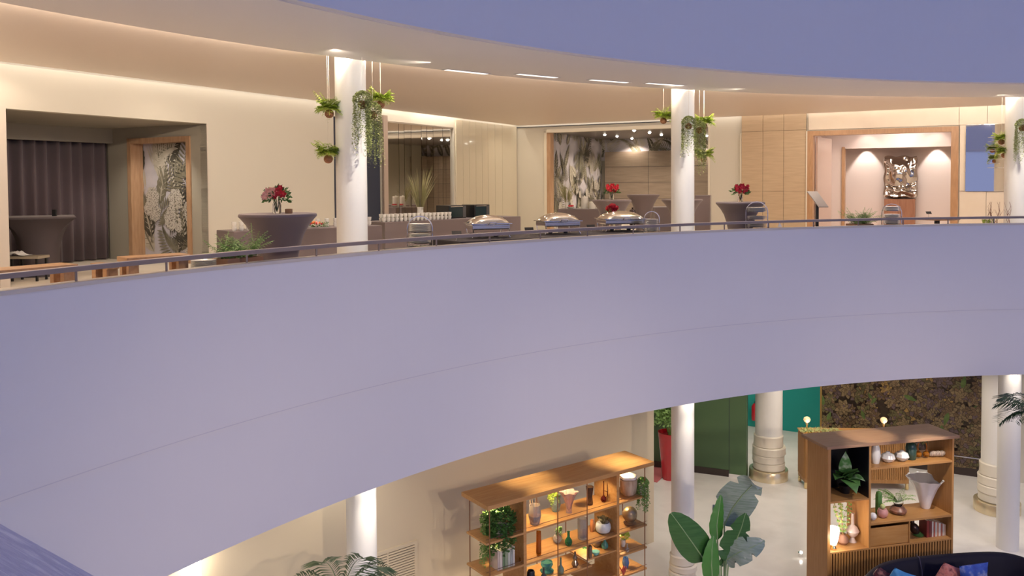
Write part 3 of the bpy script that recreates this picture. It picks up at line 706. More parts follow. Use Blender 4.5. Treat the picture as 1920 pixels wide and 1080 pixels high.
bouquet((pT1.x - .01, pT1.y, pT1.z + .006), 1.0, 'bouquet of salmon roses and red flowers in a glass vase on the large table', 1, [(-.06, .04, .055, m_pinkp), (-.02, .06, .045, m_pinkp), (.05, .05, .045, m_red), (.10, .03, .038, m_red), (.07, .10, .03, m_red), (-.11, .0, .035, m_pinkp), (0, .0, .03, m_red)])
RED7 = [(-.08, .05, .05, m_red), (0, .09, .055, m_red), (.08, .05, .05, m_red), (-.04, .0, .04, m_red), (.05, .0, .04, m_red), (.11, .1, .03, m_red), (-.10, .10, .035, m_red)]
bouquet((pTA.x, pTA.y, pTA.z + .006), 1.0, 'bouquet of red flowers in a vase on the high table before the mural', 2, RED7)
bouquet((pTE.x, pTE.y, pTE.z + .006), .97, 'bouquet of dark red flowers on the table by the oak panelling', 3, RED7)
m_blk = wood('small_wood_block', (.28, .14, .06), (.38, .22, .10))
q = Vector((pT1.x + .13, pT1.y, pT1.z + .004)); t = tag(MB().box(-.04, -.03, 0, .04, .03, .055, .008).build('wooden_block', m_blk), 'small brown wooden block beside the salmon bouquet', 'block'); t.location = q
t = tag(MB().box(-.03, -.02, 0, .03, .02, .11, .004).build('table_sign', m_black), 'small black sign standing on the square high table', 'sign'); t.location = (pT0.x + .26, pT0.y, pT0.z + .004)

# ---- buffet tables with stretch skirts
def skirt(name, F_, L, W, H, lab, mat, inset=.10, grp='buffet tables with stretch skirts'):
    t = thing(name, lab, 'table', F_.translation, 0, grp); t.matrix_world = F_
    mb = MB(); mb.smooth = True; ns = 64; rows = 12; vs = []
    for j in range(rows + 1):
        z = H * j / rows; f = math.sin(PI * j / rows)
        for i in range(ns):
            u = i / ns * 4; k = int(u); g = u - k; sag = inset * f * math.sin(PI * g)
            x, y = [(-L / 2 + L * g, -W / 2 + sag), (L / 2 - sag, -W / 2 + W * g), (L / 2 - L * g, W / 2 - sag), (-L / 2 + sag, W / 2 - W * g)][k]
            vs.append((x, y, z))
    fs = [(j * ns + i, j * ns + (i + 1) % ns, (j + 1) * ns + (i + 1) % ns, (j + 1) * ns + i) for j in range(rows) for i in range(ns)]
    mb.add(vs, fs); mb.build('skirt', mat, t)
    mb = MB(); mb.box(-L / 2, -W / 2, H, L / 2, W / 2, H + .02, .005); mb.build('tabletop', mat, t); return t
def along(pa, pb, py_, Hz):       # table standing between two photo columns at height Hz
    a = atz(pa, py_, Hz); b = atz(pb, py_, Hz); return a, b
def table_between(a, b, W, H, lab, mat, inset=.10, back=True):
    u = Vector((b.x - a.x, b.y - a.y)); L = u.length; u.normalize(); nrm = Vector((-u.y, u.x)); m = (Vector((a.x, a.y)) + Vector((b.x, b.y))) / 2 + nrm * W / 2
    F_ = frame(m, u, nrm, 0); return skirt('buffet_table', F_, L, W, H, lab, mat, inset), F_, L
HB = .73
b1, F1, L1 = table_between(atz(438, 437, HB), Vector((-2.2, 14.2, 0)), .7, HB, 'long dark skirted buffet table against the cream wall behind the large cocktail table', m_cloth)
b2, F2, L2 = table_between(atz(722, 419, HB), atz(976, 407.5, HB), .8, HB, 'mauve-grey skirted buffet table in front of the mirrors', m_cloth)
HC = .60
ca, cb_ = polar(862, RP + .75), polar(1240, RP + .55)
b3, F3, L3 = table_between(Vector((ca.x, ca.y, 0)), Vector((cb_.x, cb_.y, 0)), .95, HC, 'charcoal buffet table behind the handrail under the chafing dishes', m_clothd)
b4, F4, L4 = table_between(atz(1046, 393.5, HB), atz(1124, 393.5, HB), .8, HB, 'curved grey buffet table at the mural room opening', m_cloth)
b5, F5, L5 = table_between(atz(1228, 390, HB), atz(1302, 389, HB), .8, HB, 'grey skirted table behind the middle column', m_cloth, .04)
b6, F6, L6 = table_between(dep(1303, 20.5, 1), dep(1331, 20.4, 1), .6, topz(1316, 368, 20.4), 'tall grey skirted counter right of the middle column', m_cloth, .02)
# white cups in rows
cup0 = thing('coffee_cup', 'c', 'cup', (0, 0, 0))
mb = MB(); mb.lathe([(.022, 0), (.034, .02), (.040, .07), (.037, .07), (.030, .022), (.001, .012)], 14); mb.build('bowl', m_wht, cup0)
mb = MB(); mb.tube([(.036, 0, .055), (.058, 0, .05), (.056, 0, .03), (.034, 0, .02)], .004, 5); mb.build('handle', m_wht, cup0)
first = True
def cups(F_, x0, x1, y, H, n, layers, lab, grp, dy=0):
    global first
    for l in range(layers):
        for i in range(n):
            p = F_ @ Vector((x0 + (x1 - x0) * i / max(1, n - 1), y, H + .0205 + l * .071)); a = math.atan2(F_[1][0], F_[0][0]) + PI * .5
            if first: cup0.location = p; cup0.rotation_euler = (0, 0, a); cup0['label'] = lab; cup0['group'] = grp; first = False
            else: dup(cup0, p, a, lab + (', lower layer', ', upper layer')[l], grp)
cups(F1, -L1 / 2 + .06, -L1 / 2 + .40, -.22, HB, 4, 2, 'white cup in the small stack left of the large cocktail table', 'cups at the left end of the long buffet')
xx = [(F1.inverted() @ dep(p_, 13.5, HB)).x for p_ in (588, 632)]
cups(F1, xx[0], L1 / 2 - .1, -.1, HB, 8, 2, 'white cup in the row just left of the leftmost column', 'cups beside the orange flowers')
cups(F2, -L2 / 2 + .06, -L2 / 2 + 1.62, -.28, HB, 17, 2, 'white cup in the long front row before the mirrors', 'cups on the mirror buffet')
cups(F2, -L2 / 2 + .10, -L2 / 2 + 1.2, -.13, HB, 11, 2, 'white cup in the back row before the mirrors', 'cups behind the front row of cups')
# low orange flowers
def lowflowers(loc, lab, seed):
    R = random.Random(seed); t = thing('flower_arrangement', lab, 'flowers', loc); mb = MB()
    for i in range(90):
        q = Vector((R.uniform(-.15, .15), R.uniform(-.05, .05), R.uniform(.01, .08))); e = q + Vector((R.uniform(-1, 1), R.uniform(-1, 1), R.uniform(0, 1))) * .03; s = Vector((.01, 0, .004)); mb.add([q, (q + e) / 2 - s, e, (q + e) / 2 + s], [(0, 1, 2, 3)], False)
    mb.build('leaves', m_leafd, t)
    for i in range(12): MB().sphere((R.uniform(-.13, .13), R.uniform(-.05, .0), R.uniform(.06, .1)), R.uniform(.014, .024), 8, 6).build('bloom', [m_red, M('orange_petal', (.8, .22, .05), .5), m_pinkp][i % 3], t)
    return t
lowflowers(F1 @ Vector((xx[0] + .08, -.29, HB + .021)), 'low arrangement of small orange and red flowers by the white cups', 4)
# black countertop ovens, grass vase
def oven(loc, a, w_, lab):
    t = thing('countertop_oven', lab, 'oven', loc, a, 'black countertop ovens'); MB().box(-w_ / 2, -.2, 0, w_ / 2, .2, .26, .008).build('body', m_black, t)
    MB().box(-w_ / 2 + .02, -.206, .03, w_ / 2 - .1, -.2, .23).build('glass_door', M('dark_oven_glass', (.02, .035, .035), .08, coat=.5), t)
    mb = MB(); mb.tube([(-w_ / 2 + .03, -.225, .235), (w_ / 2 - .11, -.225, .235)], .006, 6); mb.build('handle', m_chrome, t)
    MB().box(w_ / 2 - .085, -.204, .02, w_ / 2 - .01, -.2, .24).build('control_panel', M('grey_panel', (.08, .08, .08), .4), t)
def on2(px, y): # x in F2 of photo column px
    lo, hi = -L2 / 2, L2 / 2
    P_ = F2 @ Vector((0, y, 0)); return onpl(px, 400, P_, Vector((F2[0][0], F2[1][0])))[0]
aF2 = math.atan2(F2[1][0], F2[0][0])
oven(F2 @ Vector((on2(846, .1), .1, HB + .021)), aF2, .46, 'black countertop oven with a glass door, left of the pair')
oven(F2 @ Vector((on2(892, .1), .1, HB + .021)), aF2, .42, 'black countertop oven, right of the pair before the cream panels')
def grasses(loc, H, lab, seed, spread=.35, n=120, r=.07):
    R = random.Random(seed); t = thing('grass_arrangement', lab, 'plant', loc); mb = MB()
    for i in range(n):
        a = R.uniform(0, 2 * PI); l = H * R.uniform(.55, 1.05); s = spread * R.uniform(.1, 1); x, y = r * .5 * math.cos(a), r * .5 * math.sin(a)
        pts = [(x + s * math.cos(a) * f ** 1.8, y + s * math.sin(a) * f ** 1.8, .05 + l * f) for f in (0, .25, .5, .75, 1)]; strip(mb, pts, .011, (math.sin(a), -math.cos(a), .3))
    mb.build('blades', M('dry_green_grass', (.26, .26, .10), .6, var=[(.42, .38, .22)], scale=8), t)
    MB().lathe([(r * .9, 0), (r, .02), (r * .85, .2), (r * 1.0, .24)], 18).build('vase', m_wht, t)
grasses(F2 @ Vector((on2(788, .22), .22, HB + .021)), .95, 'tall bundle of thin grasses standing among the cups before the mirrors', 5)
grasses(F4 @ Vector((-L4 / 2 + .18, .1, HB + .021)), .75, 'bundle of tall grasses at the left jamb of the mural room', 6, .3, 90, .06)
# ---- chafing dishes
def chafer(px, Ro, sz, lab, rz):
    p = polar(px, Ro); h = sz / 2 / 1.3
    t = thing('chafing_dish', lab, 'chafing dish', (p.x, p.y, HC + .031), rz, 'polished chafing dishes along the handrail')
    mb = MB()
    for sx_ in (-1, 1):
        for sy_ in (-1, 1): mb.tube([(sx_ * h * .92, sy_ * h * .68, 0), (sx_ * h * .84, sy_ * h * .62, .05), (sx_ * h * .88, sy_ * h * .66, .13)], .009, 6)
    mb.tube([(-h * .86, -h * .64, .05), (h * .86, -h * .64, .05), (h * .86, h * .64, .05), (-h * .86, h * .64, .05)], .007, 5, True); mb.build('stand', m_steel, t)
    MB().box(-h * .92, -h * .68, .12, h * .92, h * .68, .20, .02).build('water_pan', m_steel, t)
    MB().box(-h, -h * .76, .20, h, h * .76, .212, .004).build('rim', m_chrome, t)
    mb = MB(); mb.smooth = True; vs = []; N = 8; nn = 32
    for j in range(N + 1):
        f = j / N; z = .214 + .125 * math.sin(f * PI / 2); k = math.cos(f * PI / 2) * .62 + .38 * (1 - f)
        for i in range(nn):
            a = 2 * PI * i / nn; c, s = math.cos(a), math.sin(a); q = (abs(c) ** 4 + abs(s) ** 4) ** -.25; vs.append((h * .98 * k * c * q, h * .74 * k * s * q, z))
    mb.add(vs, [(j * nn + i, j * nn + (i + 1) % nn, (j + 1) * nn + (i + 1) % nn, (j + 1) * nn + i) for j in range(N) for i in range(nn)]); mb.build('lid', m_steel, t)
    mb = MB(); mb.tube([(-.06, -h * .8, .20), (-.05, -h * .8 - .04, .235), (.05, -h * .8 - .04, .235), (.06, -h * .8, .20)], .007, 6); mb.build('handle', m_chrome, t)
    mb = MB(); mb.tube([(h, -.05, .19), (h + .04, -.05, .2), (h + .04, .05, .2), (h, .05, .19)], .007, 6); mb.build('side_handle', m_chrome, t)
    for x in (-h * .4, h * .4):
        mb = MB(); mb.cyl(x, 0, .0, .065, .035, 14); mb.build('burner', m_black, t)
    return t
chafer(914, RP + 1.18, .84, 'polished chafing dish nearest the mirrors, leftmost of three', .30)
chafer(1046, RP + 1.12, .86, 'polished chafing dish in the middle of three behind the handrail', .32)
chafer(1163, RP + 1.08, .98, 'polished chafing dish rightmost of three, next to the red peonies', .22)
for px, Ro, lab in ((856, RP + .95, 'small black menu card left of the leftmost chafing dish'), (992, RP + .9, 'small black menu card between the left and middle chafing dishes'), (1108, RP + .9, 'small black menu card between the middle and right chafing dishes')):
    p = polar(px, Ro); t = thing('menu_card', lab, 'card', (p.x, p.y, HC + .021), .2, 'black menu cards by the chafing dishes')
    mb = MB(); mb.cyl(0, 0, 0, .006, .025, 12); mb.tube([(0, 0, 0), (0, 0, .09)], .003, 5); mb.build('stand', m_chrome, t)
    mb = MB(); mb.T = Matrix.Translation((0, 0, .11)) @ Matrix.Rotation(-.7, 4, 'X'); mb.box(-.07, -.002, -.04, .07, .002, .04); mb.build('card', m_black, t)
# tiered plate warmers with hoop handle
def plate_stand(px, Ro, Hh, w_, zb, lab, tiers, solid=True):
    p = polar(px, Ro); t = thing('plate_stand', lab, 'plate stand', (p.x, p.y, zb), 0, 'chrome hoop stands with white plates'); r = w_ / 2
    a = math.atan2(p.x, p.y); t.rotation_euler = (0, 0, -a)
    top = Hh; pts = [(-r, 0, 0)] + [(-r * math.cos(PI * i / 14), 0, top - r + r * math.sin(PI * i / 14)) for i in range(15)] + [(r, 0, 0)]
    mb = MB(); mb.tube(pts, .007, 6); mb.lathe([(r * .98, 0), (r, .008), (.001, .012)], 24); mb.build('hoop_frame', m_chrome, t)
    for z0, n in tiers:
        mb = MB(); mb.lathe([(.001, z0 - .006), (r * .95, z0 - .006), (r * .95, z0 - .002), (.001, z0 - .002)], 24); mb.build('tier', m_chrome, t)
        for k in range(n): MB().lathe([(.001, z0 + k * .012), (r * .6, z0 + k * .012), (r * .9, z0 + .010 + k * .012), (r * .9, z0 + .0125 + k * .012), (r * .6, z0 + .004 + k * .012), (.001, z0 + .004 + k * .012)], 24).build('plate', m_wht, t)
plate_stand(787, RP + .7, .41, .34, .60, 'chrome hoop stand stacked with white plates before the mirrors', [(.05, 10), (.2, 9)])
plate_stand(1222, RP + .42, .35, .25, HC + .021, 'small hoop stand of white plates left of the middle column', [(.03, 6), (.13, 8)])
plate_stand(1419, RP + .33, .50, .37, .60, 'tall dark hoop stand with white dishes in front of the dark cocktail table', [(.06, 6), (.2, 4), (.33, 6)])
plate_stand(1672, RP + .40, .42, .34, .60, 'hoop stand of white plates in front of the metallic artwork', [(.05, 6), (.17, 5), (.3, 6)])
for px, Ro, L_, lab in ((785, RP + .62, .9, 'low dark sideboard below the hoop stand by the mirrors'), (1425, RP + .33, 1.2, 'low dark sideboard below the tall hoop stand'), (1692, RP + .40, .8, 'low dark sideboard below the rightmost hoop stand')):
    p = polar(px, Ro); d = (AC - p).normalized(); F_ = frame(p, Vector((-d.y, d.x)) * (1 if -d.y > 0 else -1), -d); 
    t = skirt('buffet_table', F_, L_, .36, .575, lab, m_clothd, .03)
# white pots on the curved buffet, red dish
def pot(loc, r, h, lab, grp=None):
    t = thing('white_pot', lab, 'pot', loc, 0, grp); MB().lathe([(r * .92, 0), (r, .02), (r, h - .01), (r * 1.04, h)], 20).build('body', m_wht, t); MB().lathe([(r, h), (r * .9, h + .02), (.02, h + .03), (.015, h + .05), (.001, h + .055)], 20).build('lid', m_wht, t)
w4 = F4 @ Vector((L4 / 2 - .22, -.1, HB + .021)); pot(w4, .09, .17, 'white lidded pot at the front of the curved grey buffet')
w4 = F4 @ Vector((L4 / 2 - .45, .12, HB + .021)); pot((w4.x, w4.y, w4.z), .10, .30, 'taller white pot at the back of the curved grey buffet')
p = F4 @ Vector((-L4 / 2 + .32, -.2, HB + .021)); t = thing('fruit_bowl', 'white dish of red fruit on the curved grey buffet', 'bowl', p)
MB().lathe([(.05, 0), (.11, .05), (.105, .05), (.001, .012)], 20).build('bowl', m_wht, t)
for i in range(9): a = i * 2.4; MB().sphere((.02 * math.sqrt(i) * math.cos(a) * 1.2, .02 * math.sqrt(i) * math.sin(a) * 1.2, .08), .024, 8, 6).build('fruit', m_red, t)
# red peonies behind the right chafing dish
p = polar(1148, RP + 1.45); t = thing('peony_arrangement', 'cluster of crimson peonies rising behind the rightmost chafing dish', 'flowers', (p.x, p.y, HC + .021))
MB().lathe([(.05, 0), (.06, .02), (.05, .18), (.055, .26)], 18).build('vase', m_glass, t)
R = random.Random(8); mb = MB()
for i in range(40): a = R.uniform(0, 6.3); mb_ = strip(mb, [(0, 0, .2), (.08 * math.cos(a), .08 * math.sin(a), .3), (.16 * math.cos(a), .14 * math.sin(a), R.uniform(.26, .4))], .03)
mb.build('leaves', m_leafm, t)
for x, z, r_ in ((-.07, .38, .06), (.0, .42, .065), (.06, .39, .055), (-.02, .34, .055), (.04, .34, .05)):
    mb = MB()
    for k in range(26):
        d = Vector((R.gauss(0, 1), R.gauss(0, 1), R.gauss(0, 1))).normalized(); c = Vector((x, -.03, z)); s = d.orthogonal().normalized() * r_ * .5; e = c + d * r_
        mb.add([c, c + d * r_ * .7 - s, e, c + d * r_ * .7 + s], [(0, 1, 2, 3)], False)
    mb.sphere((x, -.03, z), r_ * .72, 10, 7); mb.build('bloom', m_red, t)
p = polar(1186, RP + 1.5); t = thing('dark_urn', 'dark brown lidded urn behind the rightmost chafing dish', 'urn', (p.x, p.y, HC + .021))
MB().lathe([(.05, 0), (.03, .04), (.08, .12), (.10, .2), (.06, .26), (.05, .27)], 22).build('body', M('dark_bronze', (.05, .03, .025), .3, .5), t)
MB().lathe([(.06, .27), (.07, .29), (.05, .34), (.015, .36), (.02, .385), (.001, .39)], 22).build('lid', MATS['dark_bronze'], t)
for px, Ro, z, lab in ((1462, RP + 1.0, .60, 'small white tent card right of the tall hoop stand'), (1307, None, 0, 'small white tent card beside the middle column')):
    if Ro: p = polar(px, Ro); c = (p.x, p.y, z)
    else: q = F5 @ Vector((L5 / 2 - .02, -.2, HB + .021)); c = q
    mb = MB(); mb.add([(-.04, -.03, 0), (.04, -.03, 0), (.04, .03, 0), (-.04, .03, 0), (0, 0, .09)], [(0, 1, 4), (1, 2, 4), (2, 3, 4), (3, 0, 4)], False); o = mb.build('tent_card', m_wht); o.location = c; tag(o, lab, 'card')
# ---- lectern sign, foyer art, mirror
pa, pb, pc, pd = [aty(x, y, 17.6 if i < 2 else 17.2) for i, (x, y) in enumerate(((1513, 360), (1532, 360), (1553, 389), (1535, 389)))]
t = thing('sign_stand', 'angled grey sign panel on a slim black post before the foyer', 'sign stand', ((pa.x + pc.x) / 2, (pa.y + pc.y) / 2, 0))
o_ = Vector(t.location); n_ = (pb - pa).cross(pd - pa).normalized() * .02; mb = MB(); vs = [v - o_ for v in (pa, pb, pc, pd)]; mb.add(vs + [v - n_ for v in vs], [(0, 1, 2, 3), (4, 5, 6, 7), (0, 1, 5, 4), (1, 2, 6, 5), (2, 3, 7, 6), (3, 0, 4, 7)])
mb.build('sign_panel', M('grey_sign_panel', (.42, .40, .39), .35), t); ctr = (pa + pb + pc + pd) / 4 - o_
MB().box(ctr.x - .025, ctr.y + .0, 0, ctr.x + .025, ctr.y + .05, ctr.z - .02).build('post', m_black, t); MB().box(ctr.x - .18, ctr.y - .15, 0, ctr.x + .18, ctr.y + .2, .015, .003).build('base', m_black, t)
# crumpled metal artwork on its plinth in the foyer recess
Ca = FR @ Vector((0, yr - .35, 0)); s0_, zt_ = onpl(1658, 294, Ca, UR); s1_, zb_ = onpl(1719, 370, Ca, UR)
t = thing('metal_artwork', 'crumpled mirror-like metal sheet artwork in the pink foyer recess', 'artwork', FR @ Vector(((s0_ + s1_) / 2, yr - .3, zb_)))
t.rotation_euler = (0, 0, math.atan2(UR.y, UR.x)); R = random.Random(3); W_ = s1_ - s0_; H_ = zt_ - zb_; mb = MB(); mb.smooth = True; N = 40; vs = []
from mathutils import noise
for j in range(N + 1):
    for i in range(N + 1):
        u_, v_ = i / N, j / N; e = math.sin(PI * u_) ** .35 * math.sin(PI * v_) ** .35
        x = (u_ - .5) * W_ * (1 + .03 * math.sin(v_ * 17)); z = v_ * H_ + .02 * math.sin(u_ * 13)
        y = -.02 - e * (.10 + .11 * noise.noise(Vector((u_ * 2.6, v_ * 2.6, 1.3))) + (.08 * math.sin(v_ * 34 + 5 * u_) if v_ < .28 else 0)) - .03 * noise.noise(Vector((u_ * 7, v_ * 7, 4)))
        vs.append((x, y, z))
mb.add(vs, [(j * (N + 1) + i, j * (N + 1) + i + 1, (j + 1) * (N + 1) + i + 1, (j + 1) * (N + 1) + i) for j in range(N) for i in range(N)])
o = mb.build('metal_sheet', M('crumpled_mirror_steel', (.62, .58, .54), .09, 1.), t); so = o.modifiers.new('s', 'SOLIDIFY'); so.thickness = .02
MB().box(-W_ / 2 + .05, .0, .05, W_ / 2 - .05, .34, H_ - .05).build('wall_mount', m_dark, t)
t = thing('wooden_plinth', 'reddish wooden plinth cabinet under the metal artwork', 'cabinet', FR @ Vector(((s0_ + s1_) / 2, yr - .25, 0))); t.rotation_euler = (0, 0, math.atan2(UR.y, UR.x))
for a_, b_ in ((-W_ / 2 + .02, -.003), (.003, W_ / 2 - .04)): MB().box(a_, -.25, .02, b_, -.23, zb_ - .06).build('door', M('walnut_red', (.26, .11, .06), .4, var=[(.34, .16, .09)], scale=3, stretch=(9, 9, 1)), t)
MB().box(-W_ / 2 + .02, -.23, 0, W_ / 2 - .04, .2, zb_ - .05).build('body', MATS['walnut_red'], t)
s0_, zt_ = wr(1812, 235); s1_, zb_ = wr(1884, 358)
t = thing('wall_mirror', 'tall frameless wall mirror on the stone panels beside the right column', 'mirror', FR @ Vector(((s0_ + s1_) / 2, -.06, zb_))); t.rotation_euler = (0, 0, math.atan2(UR.y, UR.x)); W_ = (s1_ - s0_) / 2; H_ = zt_ - zb_
MB().box(-W_, -.02, 0, W_, 0, H_).build('mirror_glass', m_mir, t)
mb = MB(); e_ = .008
for b_ in ((-W_ - e_, -.025, 0, -W_, .0, H_), (W_, -.025, 0, W_ + e_, 0, H_), (-W_ - e_, -.025, H_, W_ + e_, 0, H_ + e_), (-W_ - e_, -.025, -e_, W_ + e_, 0, 0)): mb.box(*b_)
mb.build('edge_trim', m_chrome, t)
mb = MB()
for i, (f0, f1) in enumerate(((.1, .7), (.1, .9), (.1, .62), (.1, .8), (.1, .95), (.1, .85), (.1, .7), (.1, .9))): mb.box(W_ * f0, -.0215, H_ * (.80 - i * .065), W_ * f1, -.0205, H_ * (.80 - i * .065) + .012)
mb.build('etched_lines', M('etched_grey', (.30, .29, .28), .6), t)
# ---- planters and things behind the rail
def trough_fern(px, Ro, L_, zt__, lab, seed, mat, col='terracotta_trough'):
    p = polar(px, Ro); d = (AC - p).normalized(); a = math.atan2(d.x, -d.y); t = thing('fern_planter', lab, 'planter', (p.x, p.y, 0), a)
    mb = MB(); mb.box(-L_ / 2, -.14, 0, L_ / 2, .14, zt__, .01); mb.build('trough', M(col, (.34, .17, .10), .8, var=[(.42, .24, .15)], scale=6), t)
    R = random.Random(seed); mb = MB()
    for i in range(60): frond(mb, (R.uniform(-L_ / 2, L_ / 2) * .9, R.uniform(-.1, .1), zt__), R.uniform(0, 2 * PI), R.uniform(.16, .30), R, R.uniform(.1, .7), .022, .05, 10, R.uniform(.5, 1.5))
    mb.build('foliage', mat, t)
trough_fern(444, RP + .40, .46, .68, 'bushy green fern in a terracotta trough behind the rail, left of the large table', 21, m_leafm)
trough_fern(1612, RP + .45, .40, .66, 'small green fern trough behind the rail in front of the foyer', 22, m_leafm)
m_bench = wood('light_varnished_timber', (.55, .30, .13), (.66, .40, .20), .4, (8, 1, 8), 3)
def bench(pa, pya, pb, pyb, H, D, lab):
    a = atz(pa, pya, H); b = atz(pb, pyb, H); u = Vector((b.x - a.x, b.y - a.y)); L = u.length; u.normalize(); nrm = Vector((-u.y, u.x)); t = thing('timber_bench_table', lab, 'table', (0, 0, 0)); t.matrix_world = frame(Vector((a.x, a.y)), u, nrm)
    MB().box(0, 0, H - .05, L, D, H, .006).build('tabletop', m_bench, t)
    for x in (.02, L - .12):
        for y in (.02, D - .09): MB().box(x, y, 0, x + .10, y + .07, H - .05, .004).build('leg', m_bench, t)
    MB().box(.12, D / 2 - .02, .30, L - .12, D / 2 + .02, .38).build('stretcher', m_bench, t); return t
bench(-60, 512, 147, 495, .74, .30, 'light timber bench table behind the rail at the left edge')
bench(238, 484, 358, 476.5, .74, .30, 'light timber bench table behind the rail in front of the leaf mural')
bench(201, 496, 224, 494, .70, .30, 'small low timber stool left of the second bench table')
# coffee table in the niche with napkin and glass
zc_ = topz(40, 481, 12.75); a = dep(14, 12.75, zc_); b = dep(75, 12.8, zc_)
t = thing('side_table', 'low greige side table in the niche with a white napkin on it', 'table', ((a.x + b.x) / 2, a.y + .17, 0)); w_ = (b.x - a.x) / 2
MB().box(-w_, -.17, zc_ - .04, w_, .15, zc_, .006).build('tabletop', M('greige_table_top', (.36, .30, .22), .4), t)
for x in (-w_ + .03, w_ - .06):
    for y in (-.15, .11): MB().box(x, y, 0, x + .03, y + .03, zc_ - .04).build('leg', m_black, t)
R = random.Random(5); mb = MB(); mb.smooth = True; N = 12; vs = [((i / N - .5) * .36, (j / N - .5) * .24, .008 + .07 * math.exp(-((i / N - .4) ** 2) * 9) * (.6 + .4 * math.sin(j * 1.7 + i)) * math.sin(PI * min(max(i / N, .03), .97))) for j in range(N + 1) for i in range(N + 1)]
mb.add(vs, [(j * (N + 1) + i, j * (N + 1) + i + 1, (j + 1) * (N + 1) + i + 1, (j + 1) * (N + 1) + i) for j in range(N) for i in range(N)]); nap = mb.build('napkin', M('white_linen', (.8, .78, .76), .8)); nap.location = dep(32, 12.88, zc_ + .002) ; tag(nap, 'crumpled white napkin on the low side table', 'napkin')
p = dep(14, 12.98, zc_); t = thing('wine_glass', 'stemmed glass standing behind the white napkin', 'glass', (p.x, p.y, zc_ + .001)); MB().lathe([(.035, 0), (.034, .003), (.004, .008), (.004, .11), (.03, .14), (.038, .19), (.033, .23), (.031, .23), (.036, .19), (.028, .142), (.001, .12)], 20).build('bowl_and_stem', m_glass, t)
# plates under the leaf mural, round table, twigs
p = polar(380, RP + .32)
t = thing('plate_stack', 'stack of white plates behind the rail left of the fern trough', 'plates', (p.x, p.y, .585))
for k in range(9): MB().lathe([(.001, k * .012), (.08, k * .012), (.125, .010 + k * .012), (.125, .0125 + k * .012), (.08, .004 + k * .012), (.001, .004 + k * .012)], 28).build('plate', m_wht, t)
d = (AC - p).normalized(); skirt('buffet_table', frame(p, Vector((-d.y, d.x)), -d), .34, .34, .56, 'small dark table under the white plate stack', m_clothd, .03)
p = polar(1757, RP + 1.5); t = thing('round_timber_table', 'round reddish timber table with a thin top, right end behind the rail', 'table', (p.x, p.y, 0))
MB().lathe([(.40, .655), (.42, .665), (.42, .69), (.41, .70)], 48).build('tabletop', m_doorw, t); MB().cyl(0, 0, 0, .655, .05, 16).build('pedestal', m_dark, t); MB().lathe([(.25, 0), (.25, .02), (.05, .04)], 32).build('foot', m_dark, t)
t = thing('menu_card', 'small black card on a stem on the round timber table', 'card', (p.x - .17, p.y, .70), .2); mb = MB(); mb.cyl(0, 0, 0, .006, .025, 12); mb.tube([(0, 0, 0), (0, 0, .08)], .003, 5); mb.build('stand', m_black, t)
mb = MB(); mb.T = Matrix.Translation((0, 0, .10)) @ Matrix.Rotation(-.6, 4, 'X'); mb.box(-.06, -.002, -.03, .06, .002, .03); mb.build('card', m_black, t)
p = polar(1872, RP + .8); t = thing('twig_planter', 'planter of bare reddish twigs and grass blades behind the rail at the right', 'planter', (p.x, p.y, 0)); MB().box(-.3, -.12, 0, .3, .12, .60, .01).build('trough', m_clothd, t)
R = random.Random(9); mb = MB()
for i in range(11):
    x = R.uniform(-.26, .26); q = Vector((x, 0, .58)); pts = [q]
    for k in range(5): q = q + Vector((R.uniform(-.04, .05), R.uniform(-.02, .02), .09)); pts.append(q)
    mb.tube(pts, .005, 4, r1=.0015)
    mb.tube([pts[2], pts[2] + Vector((R.choice((-.07, .07)), 0, .12))], .003, 4, r1=.001)
mb.build('twigs', M('reddish_twig', (.25, .10, .06), .7), t)
mb = MB()
for i in range(24): a = R.uniform(0, PI); x = R.uniform(-.3, -.1); strip(mb, [(x, 0, .58), (x + .05 * math.cos(a), -.02, .68), (x + .16 * math.cos(a), -.05, .70)], .016)
mb.build('blades', m_leafl, t)
# ------------------------------------------------------------------ lobby: tall open shelf by the beige wall
m_shelf = wood('warm_oak_shelf', (.44, .21, .065), (.52, .29, .11), .38, (1, 10, 10), 2.5)
m_shelfd = wood('dark_oak_edge', (.30, .16, .07), (.38, .22, .10), .45, (8, 8, 1), 3)
m_rod = M('dark_copper_rod', (.28, .14, .07), .3, .8)
ZT = EYE - 4.7
s0 = atz(914.4, 950, ZT); s1 = atz(1226.7, 865.5, ZT); sl = atz(865.5, 922, ZT)
us = Vector((s1.x - s0.x, s1.y - s0.y)); LS = us.length; us.normalize(); vs_ = Vector((-us.y, us.x)); DS = (sl - s0).xy.dot(vs_)
FS1 = frame(Vector((s0.x, s0.y)), us, vs_); iF = FS1.inverted()
print('shelf1', LS, DS, s0)
fy = .10                                        # shelves sit back from the roof board
def fx(px, py=1000): return onpl(px, py, FS1 @ Vector((0, fy, 0)), us)
U1, U2 = fx(984.5, 1000)[0], fx(1159, 950)[0]; X0, X1 = fx(918)[0], fx(1209)[0]
sh = thing('open_bookshelf', 'tall open oak display shelf with lit overhanging roof board by the beige lobby wall', 'shelf', (s0.x, s0.y, GR)); sh.matrix_world = frame(Vector((s0.x, s0.y)), us, vs_, GR)
zl_ = lambda z: z - GR
TH = .065
MB().box(0, 0, zl_(ZT) - TH, LS, DS, zl_(ZT), .004).build('roof_board', m_shelf, sh)
for U in (U1, U2): MB().box(U - .028, fy, 0, U + .028, DS - .06, zl_(ZT) - TH, .003).build('upright', m_shelf, sh)
bx = DS - .08
